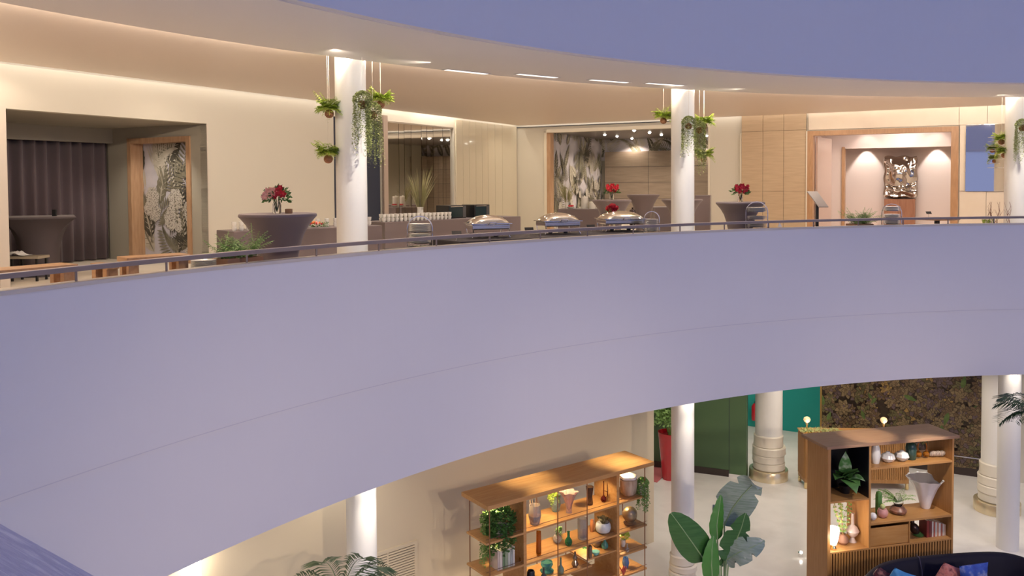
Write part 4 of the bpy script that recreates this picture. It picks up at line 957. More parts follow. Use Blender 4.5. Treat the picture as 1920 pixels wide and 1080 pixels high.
for x, y in ((X0, fy), (X0, bx), (X1, fy), (X1, bx), (fx(1046)[0], fy), (fx(1101)[0], fy), (fx(1046)[0], bx), (fx(1101)[0], bx)):
    mb = MB(); mb.cyl(x, y, 0, zl_(ZT) - TH, .009, 8); mb.build('rod', m_rod, sh)
S = {}
for k, (px, py) in dict(L1=(981, 999), L2=(921, 1078), M1=(1060, 975), M2=(1040, 1040), M3=(1053, 1079), R1=(1163, 943), R2=(1163, 999), R3=(1163, 1042), R4=(1171, 1079.5)).items(): S[k] = onpl(px, py, FS1 @ Vector((0, fy, 0)), us)[1]
# the shelves of one bay share levels; average noisy readings
print('levels', {k: round(v, 3) for k, v in S.items()})
def board(z, xa, xb, y0=fy, y1=None):
    mb = MB(); mb.box(xa, y0, zl_(z) - .03, xb, (y1 or bx), zl_(z), .003); mb.build('shelf_board', m_shelf, sh)
    mb = MB(); mb.tube([(xa, y0 + .01, zl_(z) + .05), (xb, y0 + .01, zl_(z) + .05)], .004, 5); mb.build('gallery_rod', m_rod, sh)
step = .46
for k in range(4):
    zz = S['L1'] - k * (S['L1'] - S['L2']) if k < 2 else S['L2'] - (k - 1) * (S['L1'] - S['L2'])
    board(zz, X0 - .06, U1 - .028)
for zz in (S['M1'], S['M2']): board(zz, U1 + .028, U2 - .028)
board(S['M3'], U1 + .028, fx(1110)[0]); MB().box(fx(1108)[0], fy + .03, zl_(S['M3']) - .35, U2 - .028, bx, zl_(S['M3']) - .32).build('low_ledge', m_shelf, sh)
for k in ('R1', 'R2', 'R3', 'R4'): board(S[k], U2 + .028, X1 + .05)
mb = MB(); mb.box(X0 - .06, fy, .0, X1 + .05, bx, .08); mb.build('base_board', m_shelfd, sh)
# -- things on the shelf: position from the photo column and depth y inside the shelf
def on(k, px, y): z = S[k]; return Vector((*(FS1 @ Vector((onpl(px, 1000, FS1 @ Vector((0, y, 0)), us)[0], y, 0))).xy, z + .001))
RS_ = random.Random(12)
def lathe_thing(name, lab, cat, loc, prof, mat, n=22, grp=None, extra=None, wob=None):
    t = thing(name, lab, cat, loc, 0, grp); MB().lathe(prof, n, wob=wob).build('body', mat, t); return t
def gl(n, c, r=.06): return M(n, c, r, trans=.75, ior=1.35)
gg, ga, gc, gp, gt = gl('green_glass', (.10, .42, .15)), gl('amber_glass', (.85, .30, .03)), gl('clear_rose_glass', (.93, .86, .80)), gl('pink_glass', (.92, .62, .55)), gl('turquoise_glass', (.15, .55, .55))
gb, gd = gl('smoke_brown_glass', (.22, .12, .07)), gl('ruby_brown_glass', (.28, .04, .02))
def bottle(r, h, neck=.3, nk=.5, lip=1.25):
    hb = h * (1 - nk); return [(r * .55, 0), (r * .8, .01), (r, hb * .35), (r * .9, hb * .62), (r * neck * 1.1, hb), (r * neck, h * .97), (r * neck * lip, h), (r * neck * .8, h), (r * neck * .7, hb), (r * .8, hb * .5), (.001, .015)]
def vase(r, h, top=1.1): return [(r * .7, 0), (r * .75, .01), (r, h * .45), (r * .85, h * .8), (r * top, h), (r * top * .93, h), (r * .8, h * .8), (r * .93, h * .45), (.001, .015)]
def sph(r): return [(r * .5, 0)] + [(r * math.sin(a), r * .95 - r * math.cos(a)) for a in [PI * q / 12 for q in range(2, 12)]] + [(r * .15, r * 1.95)]
# left bay
def plant_pot(loc, lab, seed, mat, n, L, r, leaf, potr=.1, name='trailing_shelf_plant', cat='plant', raise_=.0):
    t = thing(name, lab, cat, loc); MB().lathe([(potr * .8, 0), (potr, .12 + raise_), (potr * .9, .12 + raise_), (.001, .08 + raise_)], 18).build('pot', m_wht, t)
    o = trails(seed, n, L, r, leaf, .02).build('foliage', mat, t); o.location = (0, 0, .17 + raise_); return t
plant_pot(on('L1', 938, .30), 'big dark green cascading plant on the top left board of the oak shelf', 31, m_leafd, 90, .52, .19, .05, .12)
q = on('L1', 918, .42); plant_pot((q.x, q.y, q.z), 'paler cascading plant behind the dark one, at the left end of the oak shelf', 32, m_leafm, 50, .75, .12, .035, .07)
bkc = [(.62, .50, .42), (.70, .62, .52), (.16, .24, .12), (.30, .36, .22), (.50, .52, .44), (.36, .38, .36), (.60, .58, .52)]
bkn = ['tan', 'cream', 'dark green', 'olive green', 'pale grey green', 'slate grey', 'ivory']
def book(loc, a, w_, d_, h_, col, lab, grp, name='book'):
    t = thing(name, lab, 'book', loc, a, grp); m = M('book_' + '_'.join(str(int(c * 100)) for c in col), col, .55)
    mb = MB(); mb.box(0, 0, 0, .003, d_, h_); mb.box(w_ - .003, 0, 0, w_, d_, h_); mb.box(0, 0, 0, w_, .003, h_); mb.build('cover', m, t)
    MB().box(.003, .004, .004, w_ - .003, d_ - .004, h_ - .004).build('pages', M('book_pages', (.78, .74, .64), .8), t)
a1 = math.atan2(us.y, us.x); x = 0; p0 = iF @ on('L2', 932, .16)
for i, (c, nm) in enumerate(zip(bkc, bkn)):
    w_ = (.035, .05, .04, .05, .045, .04, .035)[i]; book(FS1 @ Vector((p0.x + x, .15, S['L2'] + .001)), a1, w_, .22, .29 - .01 * (i % 3), c, nm + ' book in the upright row on the lower left oak shelf board', 'books on the oak shelf'); x += w_ + .003
lathe_thing('glass_candle_bowl', 'small amber glass candle bowl right of the upright books', 'candle bowl', on('L2', 977, .2), vase(.035, .07), ga)
# middle bay, row 1
t = lathe_thing('glass_vase', 'clear fluted glass vase with bare stems, leftmost on the top middle board', 'vase', on('M1', 1003, .26), vase(.095, .30, .9), gc, 24, wob=lambda a, z: 1 + .05 * math.cos(10 * a))
mb = MB(); R = random.Random(2)
for i in range(9): a = i * .7; mb.tube([(0, 0, .03), (.04 * math.cos(a), .04 * math.sin(a), .22), (.08 * math.cos(a), .08 * math.sin(a), .36)], .003, 4)
mb.build('stems', m_shelfd, t)
t = lathe_thing('glass_jar', 'pale green glass jar with a small plant on the top middle board', 'jar', on('M1', 1042, .48), vase(.085, .25, 1.), gl('pale_green_glass', (.7, .85, .7)), 24)
trails(41, 18, .12, .07, .04, .02).build('foliage', m_leafl, t).location = (-.03, 0, .2)
t = thing('blown_glass_vase', 'rippled pink glass vase shaped like an open flower on the top middle board', 'vase', on('M1', 1067, .3)); MB().lathe([(.05, 0), (.045, .02), (.05, .12), (.08, .24), (.13, .34), (.125, .335), (.075, .24), (.042, .12), (.001, .02)], 48, wob=lambda a, z: 1 + .22 * max(0, z - .05) / .3 * math.cos(6 * a)).build('body', gp, t)
lathe_thing('smoky_glass_vase', 'smoky brown waisted glass vase on the top middle board', 'vase', on('M1', 1106, .36), [(.05, 0), (.055, .03), (.042, .14), (.065, .3), (.06, .3), (.038, .14), (.001, .02)], gb)
t = lathe_thing('long_neck_bottle', 'dark ruby bottle with a long thin neck, right end of the top middle board', 'bottle', on('M1', 1132, .32), bottle(.052, .34, .18, .68), gd)
mb = MB(); mb.tube([(.035, 0, .07), (.07, 0, .10), (.06, 0, .17), (.012, 0, .18)], .006, 6); mb.build('handle', gd, t)
# row 2
lathe_thing('amber_glass_tube', 'tall slender amber glass tube on the second middle board', 'vase', on('M2', 1010, .22), [(.03, 0), (.042, .04), (.038, .38), (.033, .38), (.034, .05), (.001, .02)], ga)
t = lathe_thing('clear_glass_bowl', 'clear glass bowl with a small trailing green sprig on the second middle board', 'bowl', on('M2', 1045, .42), sph(.075), gc); trails(43, 10, .2, .04, .03, .02).build('foliage', m_leafm, t).location = (.03, -.03, .2)
lathe_thing('green_glass_bottle', 'green pear-shaped glass bottle in the middle of the second board', 'bottle', on('M2', 1066, .24), bottle(.062, .22, .32, .38, 1.5), gg)
lathe_thing('tall_clear_vase', 'tall clear fluted cylinder vase on the second middle board', 'vase', on('M2', 1092, .30), [(.07, 0), (.075, .02), (.075, .34), (.07, .34), (.07, .03), (.001, .02)], gc, 30, wob=lambda a, z: 1 + .04 * math.cos(12 * a))
t = lathe_thing('round_planter', 'round blue-white glazed pot with dark succulents on the second middle board', 'plant pot', on('M2', 1131, .28), [(.06, 0), (.11, .03), (.13, .09), (.12, .15), (.10, .18), (.095, .17), (.001, .14)], M('blue_white_glaze', (.48, .52, .55), .3, var=[(.68, .68, .64)], scale=9))
R = random.Random(4); mb = MB()
for i in range(60): a = R.uniform(0, 6.3); s_ = R.uniform(.06, .17); strip(mb, [(.03 * math.cos(a), .03 * math.sin(a), .16), (s_ * .7 * math.cos(a), s_ * .7 * math.sin(a), .25), (s_ * math.cos(a), s_ * math.sin(a), .22)], .022)
mb.build('succulent', M('dark_succulent', (.10, .11, .05), .5, var=[(.25, .16, .07)], scale=12), t)
lathe_thing('terracotta_figure', 'small orange openwork vase left of the succulent pot', 'vase', on('M2', 1110, .42), vase(.035, .2, .7), M('orange_clay', (.6, .22, .07), .5))
# row 3
lathe_thing('turquoise_bowl', 'turquoise glass bowl on a gilded foot on the third middle board', 'bowl', on('M3', 1025, .34), [(.10, 0), (.11, .02), (.05, .04), (.07, .06), (.10, .12), (.09, .16), (.085, .155), (.001, .07)], gt)
lathe_thing('black_vase', 'black matte cylinder vase, leftmost on the third middle board', 'vase', on('M3', 995, .14), [(.05, 0), (.06, .02), (.06, .2), (.05, .22), (.045, .22), (.045, .05), (.001, .03)], m_black)
lathe_thing('dark_bottle', 'small dark grey bottle with a stopper near the front of the third middle board', 'bottle', on('M3', 1019, .13), bottle(.05, .2, .3, .4), M('dark_glaze', (.05, .05, .05), .2))
lathe_thing('celadon_bottle', 'grey-green bottle vase with a slim neck on the third middle board', 'bottle', on('M3', 1051, .16), bottle(.055, .25, .28, .45), M('celadon', (.16, .22, .15), .15, coat=.4))
lathe_thing('brown_glazed_bottle', 'brown glazed double-gourd bottle on the third middle board', 'bottle', on('M3', 1078, .2), [(.035, 0), (.06, .05), (.03, .12), (.04, .15), (.014, .2), (.014, .25), (.01, .25), (.001, .02)], M('brown_glaze', (.14, .08, .04), .15, coat=.5))
lathe_thing('green_glass_globe', 'pale green glass globe at the back of the third middle board', 'vase', on('M3', 1096, .48), sph(.06), gg)
S['LG'] = S['M3'] + .10
bb = MB(); bb.box(fx(1101)[0], fy + .02, zl_(S['LG']) - .025, U2 - .028, bx, zl_(S['LG']), .002); bb.build('shelf_board', m_shelf, sh)
lathe_thing('dark_jar', 'dark brown upright jar, left of the mirror-black globe', 'jar', on('LG', 1106, .14), vase(.042, .2, .7), M('brown_glaze'))
lathe_thing('brown_globe', 'glossy dark brown globe vase near the right upright', 'vase', on('LG', 1118, .40), sph(.085), M('brown_glaze'))
lathe_thing('teal_bottle', 'teal glazed bottle with an olive neck near the right upright', 'bottle', on('LG', 1134, .26), bottle(.06, .24, .3, .45), M('teal_glaze', (.05, .20, .17), .15, coat=.5))
lathe_thing('small_turquoise_bowl', 'small turquoise bowl in front of the brown globe', 'bowl', on('LG', 1117, .17), [(.03, 0), (.05, .02), (.07, .06), (.065, .06), (.001, .02)], M('turquoise_glaze', (.2, .5, .45), .2, coat=.4))
# right bay
t = thing('driftwood_pot', 'rough wooden log pot with a pale snowy top on the top right board', 'pot', on('R1', 1178, .30)); MB().lathe([(.10, 0), (.13, .03), (.15, .18), (.145, .27), (.12, .28)], 20, wob=lambda a, z: 1 + .06 * math.sin(3 * a + z * 9)).build('body', M('driftwood', (.34, .22, .14), .8, var=[(.55, .42, .30)], scale=5, stretch=(4, 4, 1), bump=.6), t)
MB().lathe([(.12, .28), (.15, .29), (.14, .33), (.07, .36), (.001, .37)], 20, wob=lambda a, z: 1 + .08 * math.sin(5 * a)).build('moss_top', M('pale_moss', (.72, .66, .62), .9, bump=.8), t)
plant_pot(on('R1', 1205, .16), 'light green trailing plant falling over the right end of the oak shelf', 35, m_leafm, 46, .50, .085, .035, .06)
t = lathe_thing('bronze_globe_vase', 'large satin bronze globe vase on a shallow stand, right bay of the oak shelf', 'vase', on('R2', 1181, .28) + Vector((0, 0, .04)), sph(.13), M('satin_bronze', (.42, .30, .17), .25, .6)); MB().lathe([(.001, -.04), (.09, -.04), (.11, -.02), (.06, .0), (.06, .01)], 24).build('stand', m_shelfd, t)
t = lathe_thing('white_posy_vase', 'small white vase with yellow-green leaves in the right bay', 'vase', on('R3', 1168, .34), vase(.045, .12), m_wht); trails(44, 10, .08, .06, .04, .02).build('foliage', m_leafl, t).location = (.03, 0, .17)
lathe_thing('pale_bottle', 'pale clear bottle lying at the front of the third right board', 'bottle', on('R3', 1176, .14), bottle(.035, .14, .3, .4), gc)
lathe_thing('blue_vase', 'cornflower blue glazed vase in the right bay', 'vase', on('R4', 1173, .32), vase(.06, .17, .7), M('cornflower_glaze', (.10, .22, .45), .2, coat=.4))
t = thing('coral_ornament', 'coral red branching ornament in the lowest visible right board', 'ornament', on('R4', 1169, .14)); R = random.Random(6); mb = MB()
for i in range(16):
    a = R.uniform(0, 6.3); p1 = Vector((.03 * math.cos(a), .02 * math.sin(a), .07)); p2 = p1 + Vector((R.uniform(-.05, .05), R.uniform(-.03, .03), R.uniform(.03, .08))); mb.tube([(0, 0, 0), p1, p2], .012, 6, r1=.006)
mb.build('branches', M('coral_red', (.65, .12, .08), .5), t)
# picture lamps over the shelf
for px, py in ((985, 897), (1045, 925), (1150, 862), (1190, 872)):
    p = atz(px, py, ZT); light('SPOT', (p.x - .1, p.y + .15, -2.14), 95, (1, .82, .52), .03, target=(p.x, p.y, ZT), spot=56, blend=1.)
for px, kk in ((945, 'L1'), (1000, 'M1'), (1040, 'M1'), (1080, 'M1'), (1130, 'M1'), (1185, 'R1')):
    p = FS1 @ Vector((fx(px)[0], .30, ZT - TH - .01)); light('SPOT', p, 20, (1, .74, .40), .015, target=(p.x, p.y, GR), spot=125)
for px, z in ((945, S['L1']), (1015, S['M1']), (1060, S['M1']), (1120, S['M1']), (1015, S['M2']), (1060, S['M2']), (1120, S['M2']), (1185, S['R1']), (1185, S['R2']), (1185, S['R3'])):
    p = FS1 @ Vector((fx(px)[0], .40, z - .036)); light('SPOT', p, 12, (1, .74, .40), .015, target=(p.x, p.y, GR), spot=140)
# ------------------------------------------------------------------ wall vent, wall light
aG, bG = atz(704, 1033, 0), None
def wallpt(px, py): s_, z_ = onpl(px, py, E1, ub); return s_, z_
ga0, gz = wallpt(776, 1020); ga1, gz1 = wallpt(700, 1043); print('grille', ga0, gz, ga1, gz1)
t = thing('air_vent', 'cream slatted air vent set in the beige lobby wall', 'vent', FBW @ Vector(((ga0 + ga1) / 2, -.01, gz - .8)))
t.matrix_world = FBW @ Matrix.Translation((ga0, 0, gz - .75)); bpy.context.view_layer.update(); Wg = ga1 - ga0 + .25
mb = MB(); e_ = .06
for b_ in ((-e_, -.02, -e_, 0, 0, .75 + e_), (Wg, -.02, -e_, Wg + e_, 0, .75 + e_), (0, -.02, .75, Wg, 0, .75 + e_), (0, -.02, -e_, Wg, 0, 0)): mb.box(*b_)
mb.build('frame', m_beige, t); MB().box(0, -.002, 0, Wg, -.001, .75).build('backing', M('vent_dark', (.10, .08, .05), .8), t)
mb = MB()
for i in range(17):
    z = .02 + i * .043; mb.add([(0, -.004, z + .026), (Wg, -.004, z + .026), (Wg, -.02, z + .008), (0, -.02, z + .008), (0, -.004, z + .022), (Wg, -.004, z + .022), (Wg, -.02, z), (0, -.02, z)], [(0, 1, 2, 3), (4, 5, 6, 7), (2, 3, 7, 6)])
mb.box(Wg / 2 - .012, -.021, 0, Wg / 2 + .012, -.003, .75); mb.build('slats', m_beige, t)
s_, z_ = wallpt(358, 1068); t = thing('wall_light', 'glowing white half-cylinder wall light at the lower left, under the balustrade', 'lamp', FBW @ Vector((s_, 0, z_ - .3))); t.matrix_world = FBW @ Matrix.Translation((s_, -.0, z_ - .25)); 
MB().lathe([(.13, 0), (.13, .42), (.12, .42), (.12, 0)], 20, 0, 0, PI, 2 * PI).build('shade', M('glowing_shade', (1, 1, 1), emit=(1, .90, .76), estr=5), t); MB().box(-.1, -.02, .02, .1, 0, .4).build('back_plate', m_wht, t)
light('POINT', FBW @ Vector((s_, -.25, z_ + .1)), 8, WARM, .08)
# ------------------------------------------------------------------ second shelf, navy sofa, sideboard
Z2 = EYE - 4.6
r0 = atz(1552.6, 837.6, Z2); r1 = atz(1798, 816, Z2); rl = atz(1510, 813, Z2)
u2 = Vector((r1.x - r0.x, r1.y - r0.y)); L2_ = u2.length; u2.normalize(); v2_ = Vector((-u2.y, u2.x)); D2 = (rl - r0).xy.dot(v2_)
F2b = frame(Vector((r0.x, r0.y)), u2, v2_); print('shelf2', L2_, D2)
def gx(px, y=0., py=950): return onpl(px, py, F2b @ Vector((0, y, 0)), u2)
h2 = thing('room_divider_shelf', 'large oak room divider shelf with open and closed boxes and a slatted base', 'shelf', (0, 0, 0)); h2.matrix_world = frame(Vector((r0.x, r0.y)), u2, v2_, GR)
tz = Z2 - GR; xr_ = gx(1787)[0]; yd = D2 - .15
m_sh2 = wood('tan_oak_divider', (.40, .19, .055), (.47, .25, .09), .4, (1, 10, 10), 2.5); m_sh2v = wood('tan_oak_upright', (.37, .175, .05), (.44, .23, .08), .4, (10, 10, 1), 2.5)
mb = MB(); mb.box(-.03, -.02, tz - .05, L2_, D2, tz, .004); mb.build('top_board', M('umber_top', (.30, .17, .10), .3, var=[(.36, .22, .13)], scale=3, stretch=(1, 9, 9)), h2)
zb0 = gx(1551, 0, 1037)[1] - GR; zs0 = gx(1700, 0, 871)[1] - GR; zs1 = gx(1700, 0, 974)[1] - GR; xm = gx(1631)[0]; xd = gx(1707)[0]; zn0 = gx(1590, 0, 938)[1] - GR
print('zb0', zb0, zs0, zs1, zn0, xm, xd, xr_)
MB().box(.0, 0, 0, .06, yd, tz - .05, .003).build('side_panel', m_sh2v, h2); MB().box(xr_ - .03, 0, 0, xr_ + .01, yd, tz - .05, .003).build('side_panel', m_sh2v, h2)
MB().box(xm - .02, 0, zb0, xm + .02, yd, tz - .05, .003).build('divider', m_sh2v, h2)
MB().box(.06, 0, zb0 - .03, xr_ - .03, yd, zb0, .003).build('shelf_board', m_sh2, h2)
MB().box(xm + .02, 0, zs0 - .04, xr_ - .03, yd, zs0, .003).build('shelf_board', m_sh2, h2); MB().box(xm + .02, 0, zs1 - .04, xr_ - .03, yd, zs1, .003).build('shelf_board', m_sh2, h2)
MB().box(.06, .0, zn0 - .03, xm - .02, yd, zn0, .003).build('shelf_board', m_sh2, h2)
mb = MB(); mb.box(.06, yd - .02, zn0, xm - .02, yd, tz - .05); mb.box(.062, .01, zn0, .07, yd, tz - .05); mb.box(xm - .03, .01, zn0, xm - .021, yd, tz - .05); mb.box(.06, .01, tz - .058, xm - .02, yd, tz - .051); mb.build('black_box_lining', m_black, h2)
MB().box(xm + .02, .02, zb0 + .01, xd - .02, .04, zs1 - .10, .003).build('drawer_front', m_sh2, h2); MB().box(xd - .02, 0, zb0, xd, yd, zs1 - .04).build('divider', m_sh2v, h2); MB().box(xm + .02, yd - .02, zb0, xd - .02, yd, zs1 - .04).build('back_panel', m_sh2v, h2)
mb = MB(); n = 44
for i in range(n): x = .06 + (xr_ - .09) * i / n; mb.box(x, -.002, .05, x + (xr_ - .09) / n * .55, .03, zb0 - .03)
mb.build('slatted_front', m_sh2v, h2); MB().box(.06, .032, .0, xr_ - .03, .05, zb0 - .03).build('base_panel', M('deep_umber', (.07, .04, .02), .6), h2); MB().box(.06, yd - .04, .0, xr_ - .03, yd - .02, zb0 - .03).build('base_panel', m_sh2v, h2)
def o2(px, y, zl__): s_ = gx(px, y)[0]; q = F2b @ Vector((s_, y, 0)); return Vector((q.x, q.y, GR + zl__ + .001))
a2 = math.atan2(u2.y, u2.x)
lathe_thing('white_rounded_vase', 'white rounded ceramic vase, leftmost on the top board of the divider', 'vase', o2(1641, .2, zs0), vase(.085, .33, .6), m_wht)
for px, lab in ((1664, 'white shell-shaped ceramic bowl, left of two on the divider'), (1690, 'white shell-shaped ceramic bowl, right of two on the divider')):
    lathe_thing('shell_bowl', lab, 'bowl', o2(px, .2, zs0), [(.05, 0), (.09, .03), (.12, .08), (.10, .14), (.04, .17), (.03, .19)], m_wht, 28, 'white shell bowls', wob=lambda a, z: 1 + .06 * math.cos(9 * a))
lathe_thing('dark_green_jar', 'dark green glazed lidded jar on the top board of the divider', 'jar', o2(1707, .24, zs0), [(.08, 0), (.095, .03), (.095, .22), (.08, .28), (.06, .30), (.03, .31)], M('bottle_green_glaze', (.025, .06, .045), .15, coat=.5))
t = thing('amber_ornament', 'pair of amber glass long-necked bird ornaments on the divider', 'ornament', o2(1728, .24, zs0))
for sx_ in (-.07, .07): mb = MB(); mb.sphere((sx_, 0, .07), .06, 14, 9, .9); mb.tube([(sx_, 0, .1), (sx_ * 1.2, 0, .2), (sx_ * 1.0, 0, .27), (sx_ * .5, 0, .28)], .016, 8, r1=.006); mb.build('bird_figure', M('amber_glass'), t)
t = thing('striped_shell', 'brown and white striped conch shells at the right of the top board', 'shell', o2(1755, .22, zs0)); m_sh = M('striped_shell_m', (.55, .45, .36), .3, var=[(.12, .07, .05)], scale=18, kind='wave')
for i in range(3): mb = MB(); mb.T = Matrix.Translation((-.08 + .08 * i, 0, .06)) @ Matrix.Rotation(1.2, 4, 'Y') @ Matrix.Rotation(i, 4, 'Z'); mb.lathe([(.001, -.09), (.03, -.05), (.055, 0), (.045, .05), (.001, .09)], 14); mb.build('shell', m_sh, t)
t = thing('leafy_pot_plant', 'variegated broad-leaved plant in the black box of the divider', 'plant', o2(1584, .34, zn0)); MB().lathe([(.08, 0), (.11, .14), (.1, .14), (.001, .1)], 20).build('pot', m_black, t); R = random.Random(3)
def broad(mb, base, d, L, W, droop, n=10, cup=.1):
    d = Vector(d).normalized(); sd = d.cross(Vector((0, 0, 1))).normalized(); vs = []
    for i in range(n + 1):
        f = i / n; c = Vector(base) + d * (L * f) - Vector((0, 0, droop * L * f * f)); w_ = W / 2 * math.sin(PI * f ** .75) + .001
        for k in (-1, -.5, 0, .5, 1): vs.append(c + sd * w_ * k + Vector((0, 0, cup * w_ * abs(k))))
    mb.add(vs, [(i * 5 + k, i * 5 + k + 1, (i + 1) * 5 + k + 1, (i + 1) * 5 + k) for i in range(n) for k in range(4)], True)
m_var = M('variegated_leaf', (.05, .14, .04), .35, var=[(.08, .20, .06), (.55, .62, .50)], scale=7)
for i, (a, el, L_, W_, dr) in enumerate(((-1.9, 1.35, .50, .15, .05), (-1.2, 1.0, .46, .2, .35), (-2.5, .9, .42, .2, .8), (-1.5, .6, .44, .22, .9), (-.9, 1.0, .42, .22, .5), (-2.7, 1.1, .40, .18, .7), (-.7, .75, .40, .22, .7), (-1.1, .8, .40, .2, .9), (-2.1, 1.0, .44, .2, .5))):
    mb = MB(); broad(mb, (0, 0, .22), (math.cos(a) * math.cos(el), math.sin(a) * math.cos(el), math.sin(el)), L_ * 1.2, W_ * 1.45, dr * .8); mb.build('leaf', m_var if i in (0, 4, 6) else m_leafd, t)
t = lathe_thing('cactus_pot', 'tall dark cactus behind a ribbed pink pot on the middle board', 'plant', o2(1655, .2, zs1), [(.05, 0), (.085, .04), (.09, .10), (.07, .15), (.06, .15), (.001, .12)], M('pink_glaze', (.55, .28, .26), .3), 30, wob=lambda a, z: 1 + .04 * math.cos(14 * a))
MB().lathe([(.05, .0), (.055, .1), (.055, .34), (.04, .40), (.001, .42)], 24, 0, .16, wob=lambda a, z: 1 + .1 * math.cos(9 * a)).build('cactus', m_leafd, t); MB().sphere((.0, 0, .19), .045, 12, 8).build('pale_cactus', m_sage, t)
lathe_thing('sparkling_stone', 'sparkling white crystal ball at the left of the middle board', 'ornament', o2(1637, .14, zs1), sph(.065), M('crystal_white', (.75, .73, .72), .25, bump=1., bscale=60), 16)
t = lathe_thing('fern_terrarium', 'brown mottled bowl with a clear vase of fern fronds on the middle board', 'plant', o2(1684, .28, zs1), [(.10, 0), (.14, .03), (.15, .07), (.10, .13), (.07, .14)], M('mottled_brown', (.12, .06, .04), .35, var=[(.35, .16, .10)], scale=14)); MB().lathe([(.06, .14), (.09, .2), (.06, .30), (.055, .30), (.085, .2), (.05, .145)], 24).build('glass_neck', m_glass, t)
R = random.Random(7); mb = MB()
for i in range(16): frond(mb, (0, 0, .2), R.uniform(0, 6.3), R.uniform(.25, .42), R, R.uniform(.3, .8), .02, .06, 12, R.uniform(.5, 1.2))
mb.build('foliage', m_leafm, t)
t = thing('ruffled_vase', 'huge white ruffled flower-shaped vase on the middle board of the divider', 'vase', o2(1735, .38, zs1)); H_ = .60
prof = [(.075, 0), (.085, .02), (.12, .16), (.17, .30), (.21, .40), (.27, .50), (.32, .56), (.30, .555), (.295, .553)]
inn = [(.295, .553), (.25, .49), (.19, .40), (.15, .30), (.10, .16), (.001, .04)]
MB().lathe(prof, 72, caps=False, wob=lambda a, z: 1 + (.05 * math.cos(5 * a) + .045 * math.cos(11 * a + 1)) * max(0, (z - .25) / .3)).build('body', M('opal_white_glass', (.80, .79, .78), .25, coat=.5, var=[(.88, .87, .85)], scale=3), t)
MB().lathe(inn, 72, caps=False, wob=lambda a, z: 1 + (.05 * math.cos(5 * a) + .045 * math.cos(11 * a + 1)) * max(0, (z - .25) / .3)).build('inner_wall', M('shaded_inner_glass', (.42, .41, .41), .4), t)  # shade inside the white vase is put into this grey colour
lathe_thing('dark_small_jar', 'small black jar behind the huge white vase', 'jar', o2(1757, .62, zs1), vase(.06, .13, .7), m_black)
t = thing('carved_bird', 'dark carved bird figure beside the red and white books', 'ornament', o2(1722, .25, zb0)); mb = MB(); mb.T = Matrix.Rotation(-.5, 4, 'Y'); mb.sphere((0, 0, .14), .085, 14, 10, 1.35); mb.sphere((.02, 0, .28), .045, 12, 8); mb.build('body', M('dark_bronze'), t); MB().lathe([(.09, 0), (.10, .02), (.04, .06), (.02, .1)], 18).build('base', m_leafd, t)
cs = [(.25, .04, .03), (.20, .05, .04), (.70, .62, .55), (.45, .12, .08), (.72, .68, .60), (.60, .30, .20), (.74, .70, .64), (.40, .14, .10), (.66, .60, .54), (.55, .42, .36)]
nm = ['dark red', 'maroon', 'cream', 'brick red', 'ivory', 'rust', 'white', 'oxblood', 'beige', 'tan']; x = gx(1738, .12)[0]
for i, (c, n_) in enumerate(zip(cs, nm)):
    w_ = (.055, .05, .035, .03, .035, .035, .04, .035, .03, .03)[i]
    if x + w_ > xr_ - .04: break
    book(F2b @ Vector((x, .12, GR + zb0 + .001)), a2, w_, .2, .31 - .012 * i, c, n_ + ' book in the row at the lower right of the divider', 'books in the divider'); x += w_ + .003
# glowing lamp, branch vase, long neck vase
t = thing('table_lamp', 'glowing white tapered table lamp at the lower left of the divider', 'lamp', o2(1563, .12, zb0)); MB().lathe([(.05, 0), (.055, .02), (.04, .05), (.03, .08)], 20).build('base', m_brass, t)
MB().lathe([(.05, .08), (.085, .20), (.10, .34), (.095, .38), (.09, .38), (.08, .20), (.045, .085)], 28).build('shade', M('glowing_lamp_shade', (1, 1, 1), emit=(1, .93, .78), estr=9), t); q = t.location; light('POINT', (q.x, q.y, q.z + .45), 10, WARM, .06); light('POINT', (q.x + .02, q.y - .22, q.z + .22), 6, WARM, .06)
t = lathe_thing('branch_vase', 'brown clay vase with thin leafy branches beside the glowing lamp', 'vase', o2(1581, .26, zb0), [(.06, 0), (.10, .05), (.09, .12), (.04, .17), (.05, .19), (.001, .1)], M('brown_clay', (.26, .13, .08), .6)); mb = MB(); mb2 = MB(); R = random.Random(14)
for i in range(10):
    q = Vector((0, 0, .15)); d = Vector((R.uniform(-.3, .25), R.uniform(-.2, .2), 1)).normalized(); pts = [q]
    for k in range(8):
        q = q + d * .085 + Vector((R.uniform(-.015, .015), R.uniform(-.015, .015), 0)); pts.append(q)
        for j in range(5): e = q + Vector((R.uniform(-1, 1), R.uniform(-1, 1), R.uniform(-.4, .8))).normalized() * .045; s = (e - q).orthogonal().normalized() * .011; mb2.add([q, (q + e) / 2 - s, e, (q + e) / 2 + s], [(0, 1, 2, 3)], False)
    mb.tube(pts, .004, 4, r1=.0015)
mb.build('branches', m_shelfd, t); mb2.build('leaves', m_leafm, t)
lathe_thing('long_neck_vase', 'pink-white vase with a globe body and long straight neck in the lower left box', 'vase', o2(1599, .3, zb0), [(.07, 0), (.05, .03), (.03, .08), (.09, .14), (.115, .20), (.08, .27), (.03, .31), (.025, .50), (.035, .52), (.02, .52), (.001, .2)], M('blush_glaze', (.62, .50, .44), .25, coat=.4))
light('SPOT', F2b @ Vector((xr_ * .4, .35, -2.14)), 55, (1, .82, .6), .02, target=F2b @ Vector((xr_ * .42, .4, Z2)), spot=60); light('SPOT', F2b @ Vector((xr_ * .8, -.9, -2.14)), 170, NEUT, .03, target=F2b @ Vector((xr_ * .75, .3, GR + zs1)), spot=50)
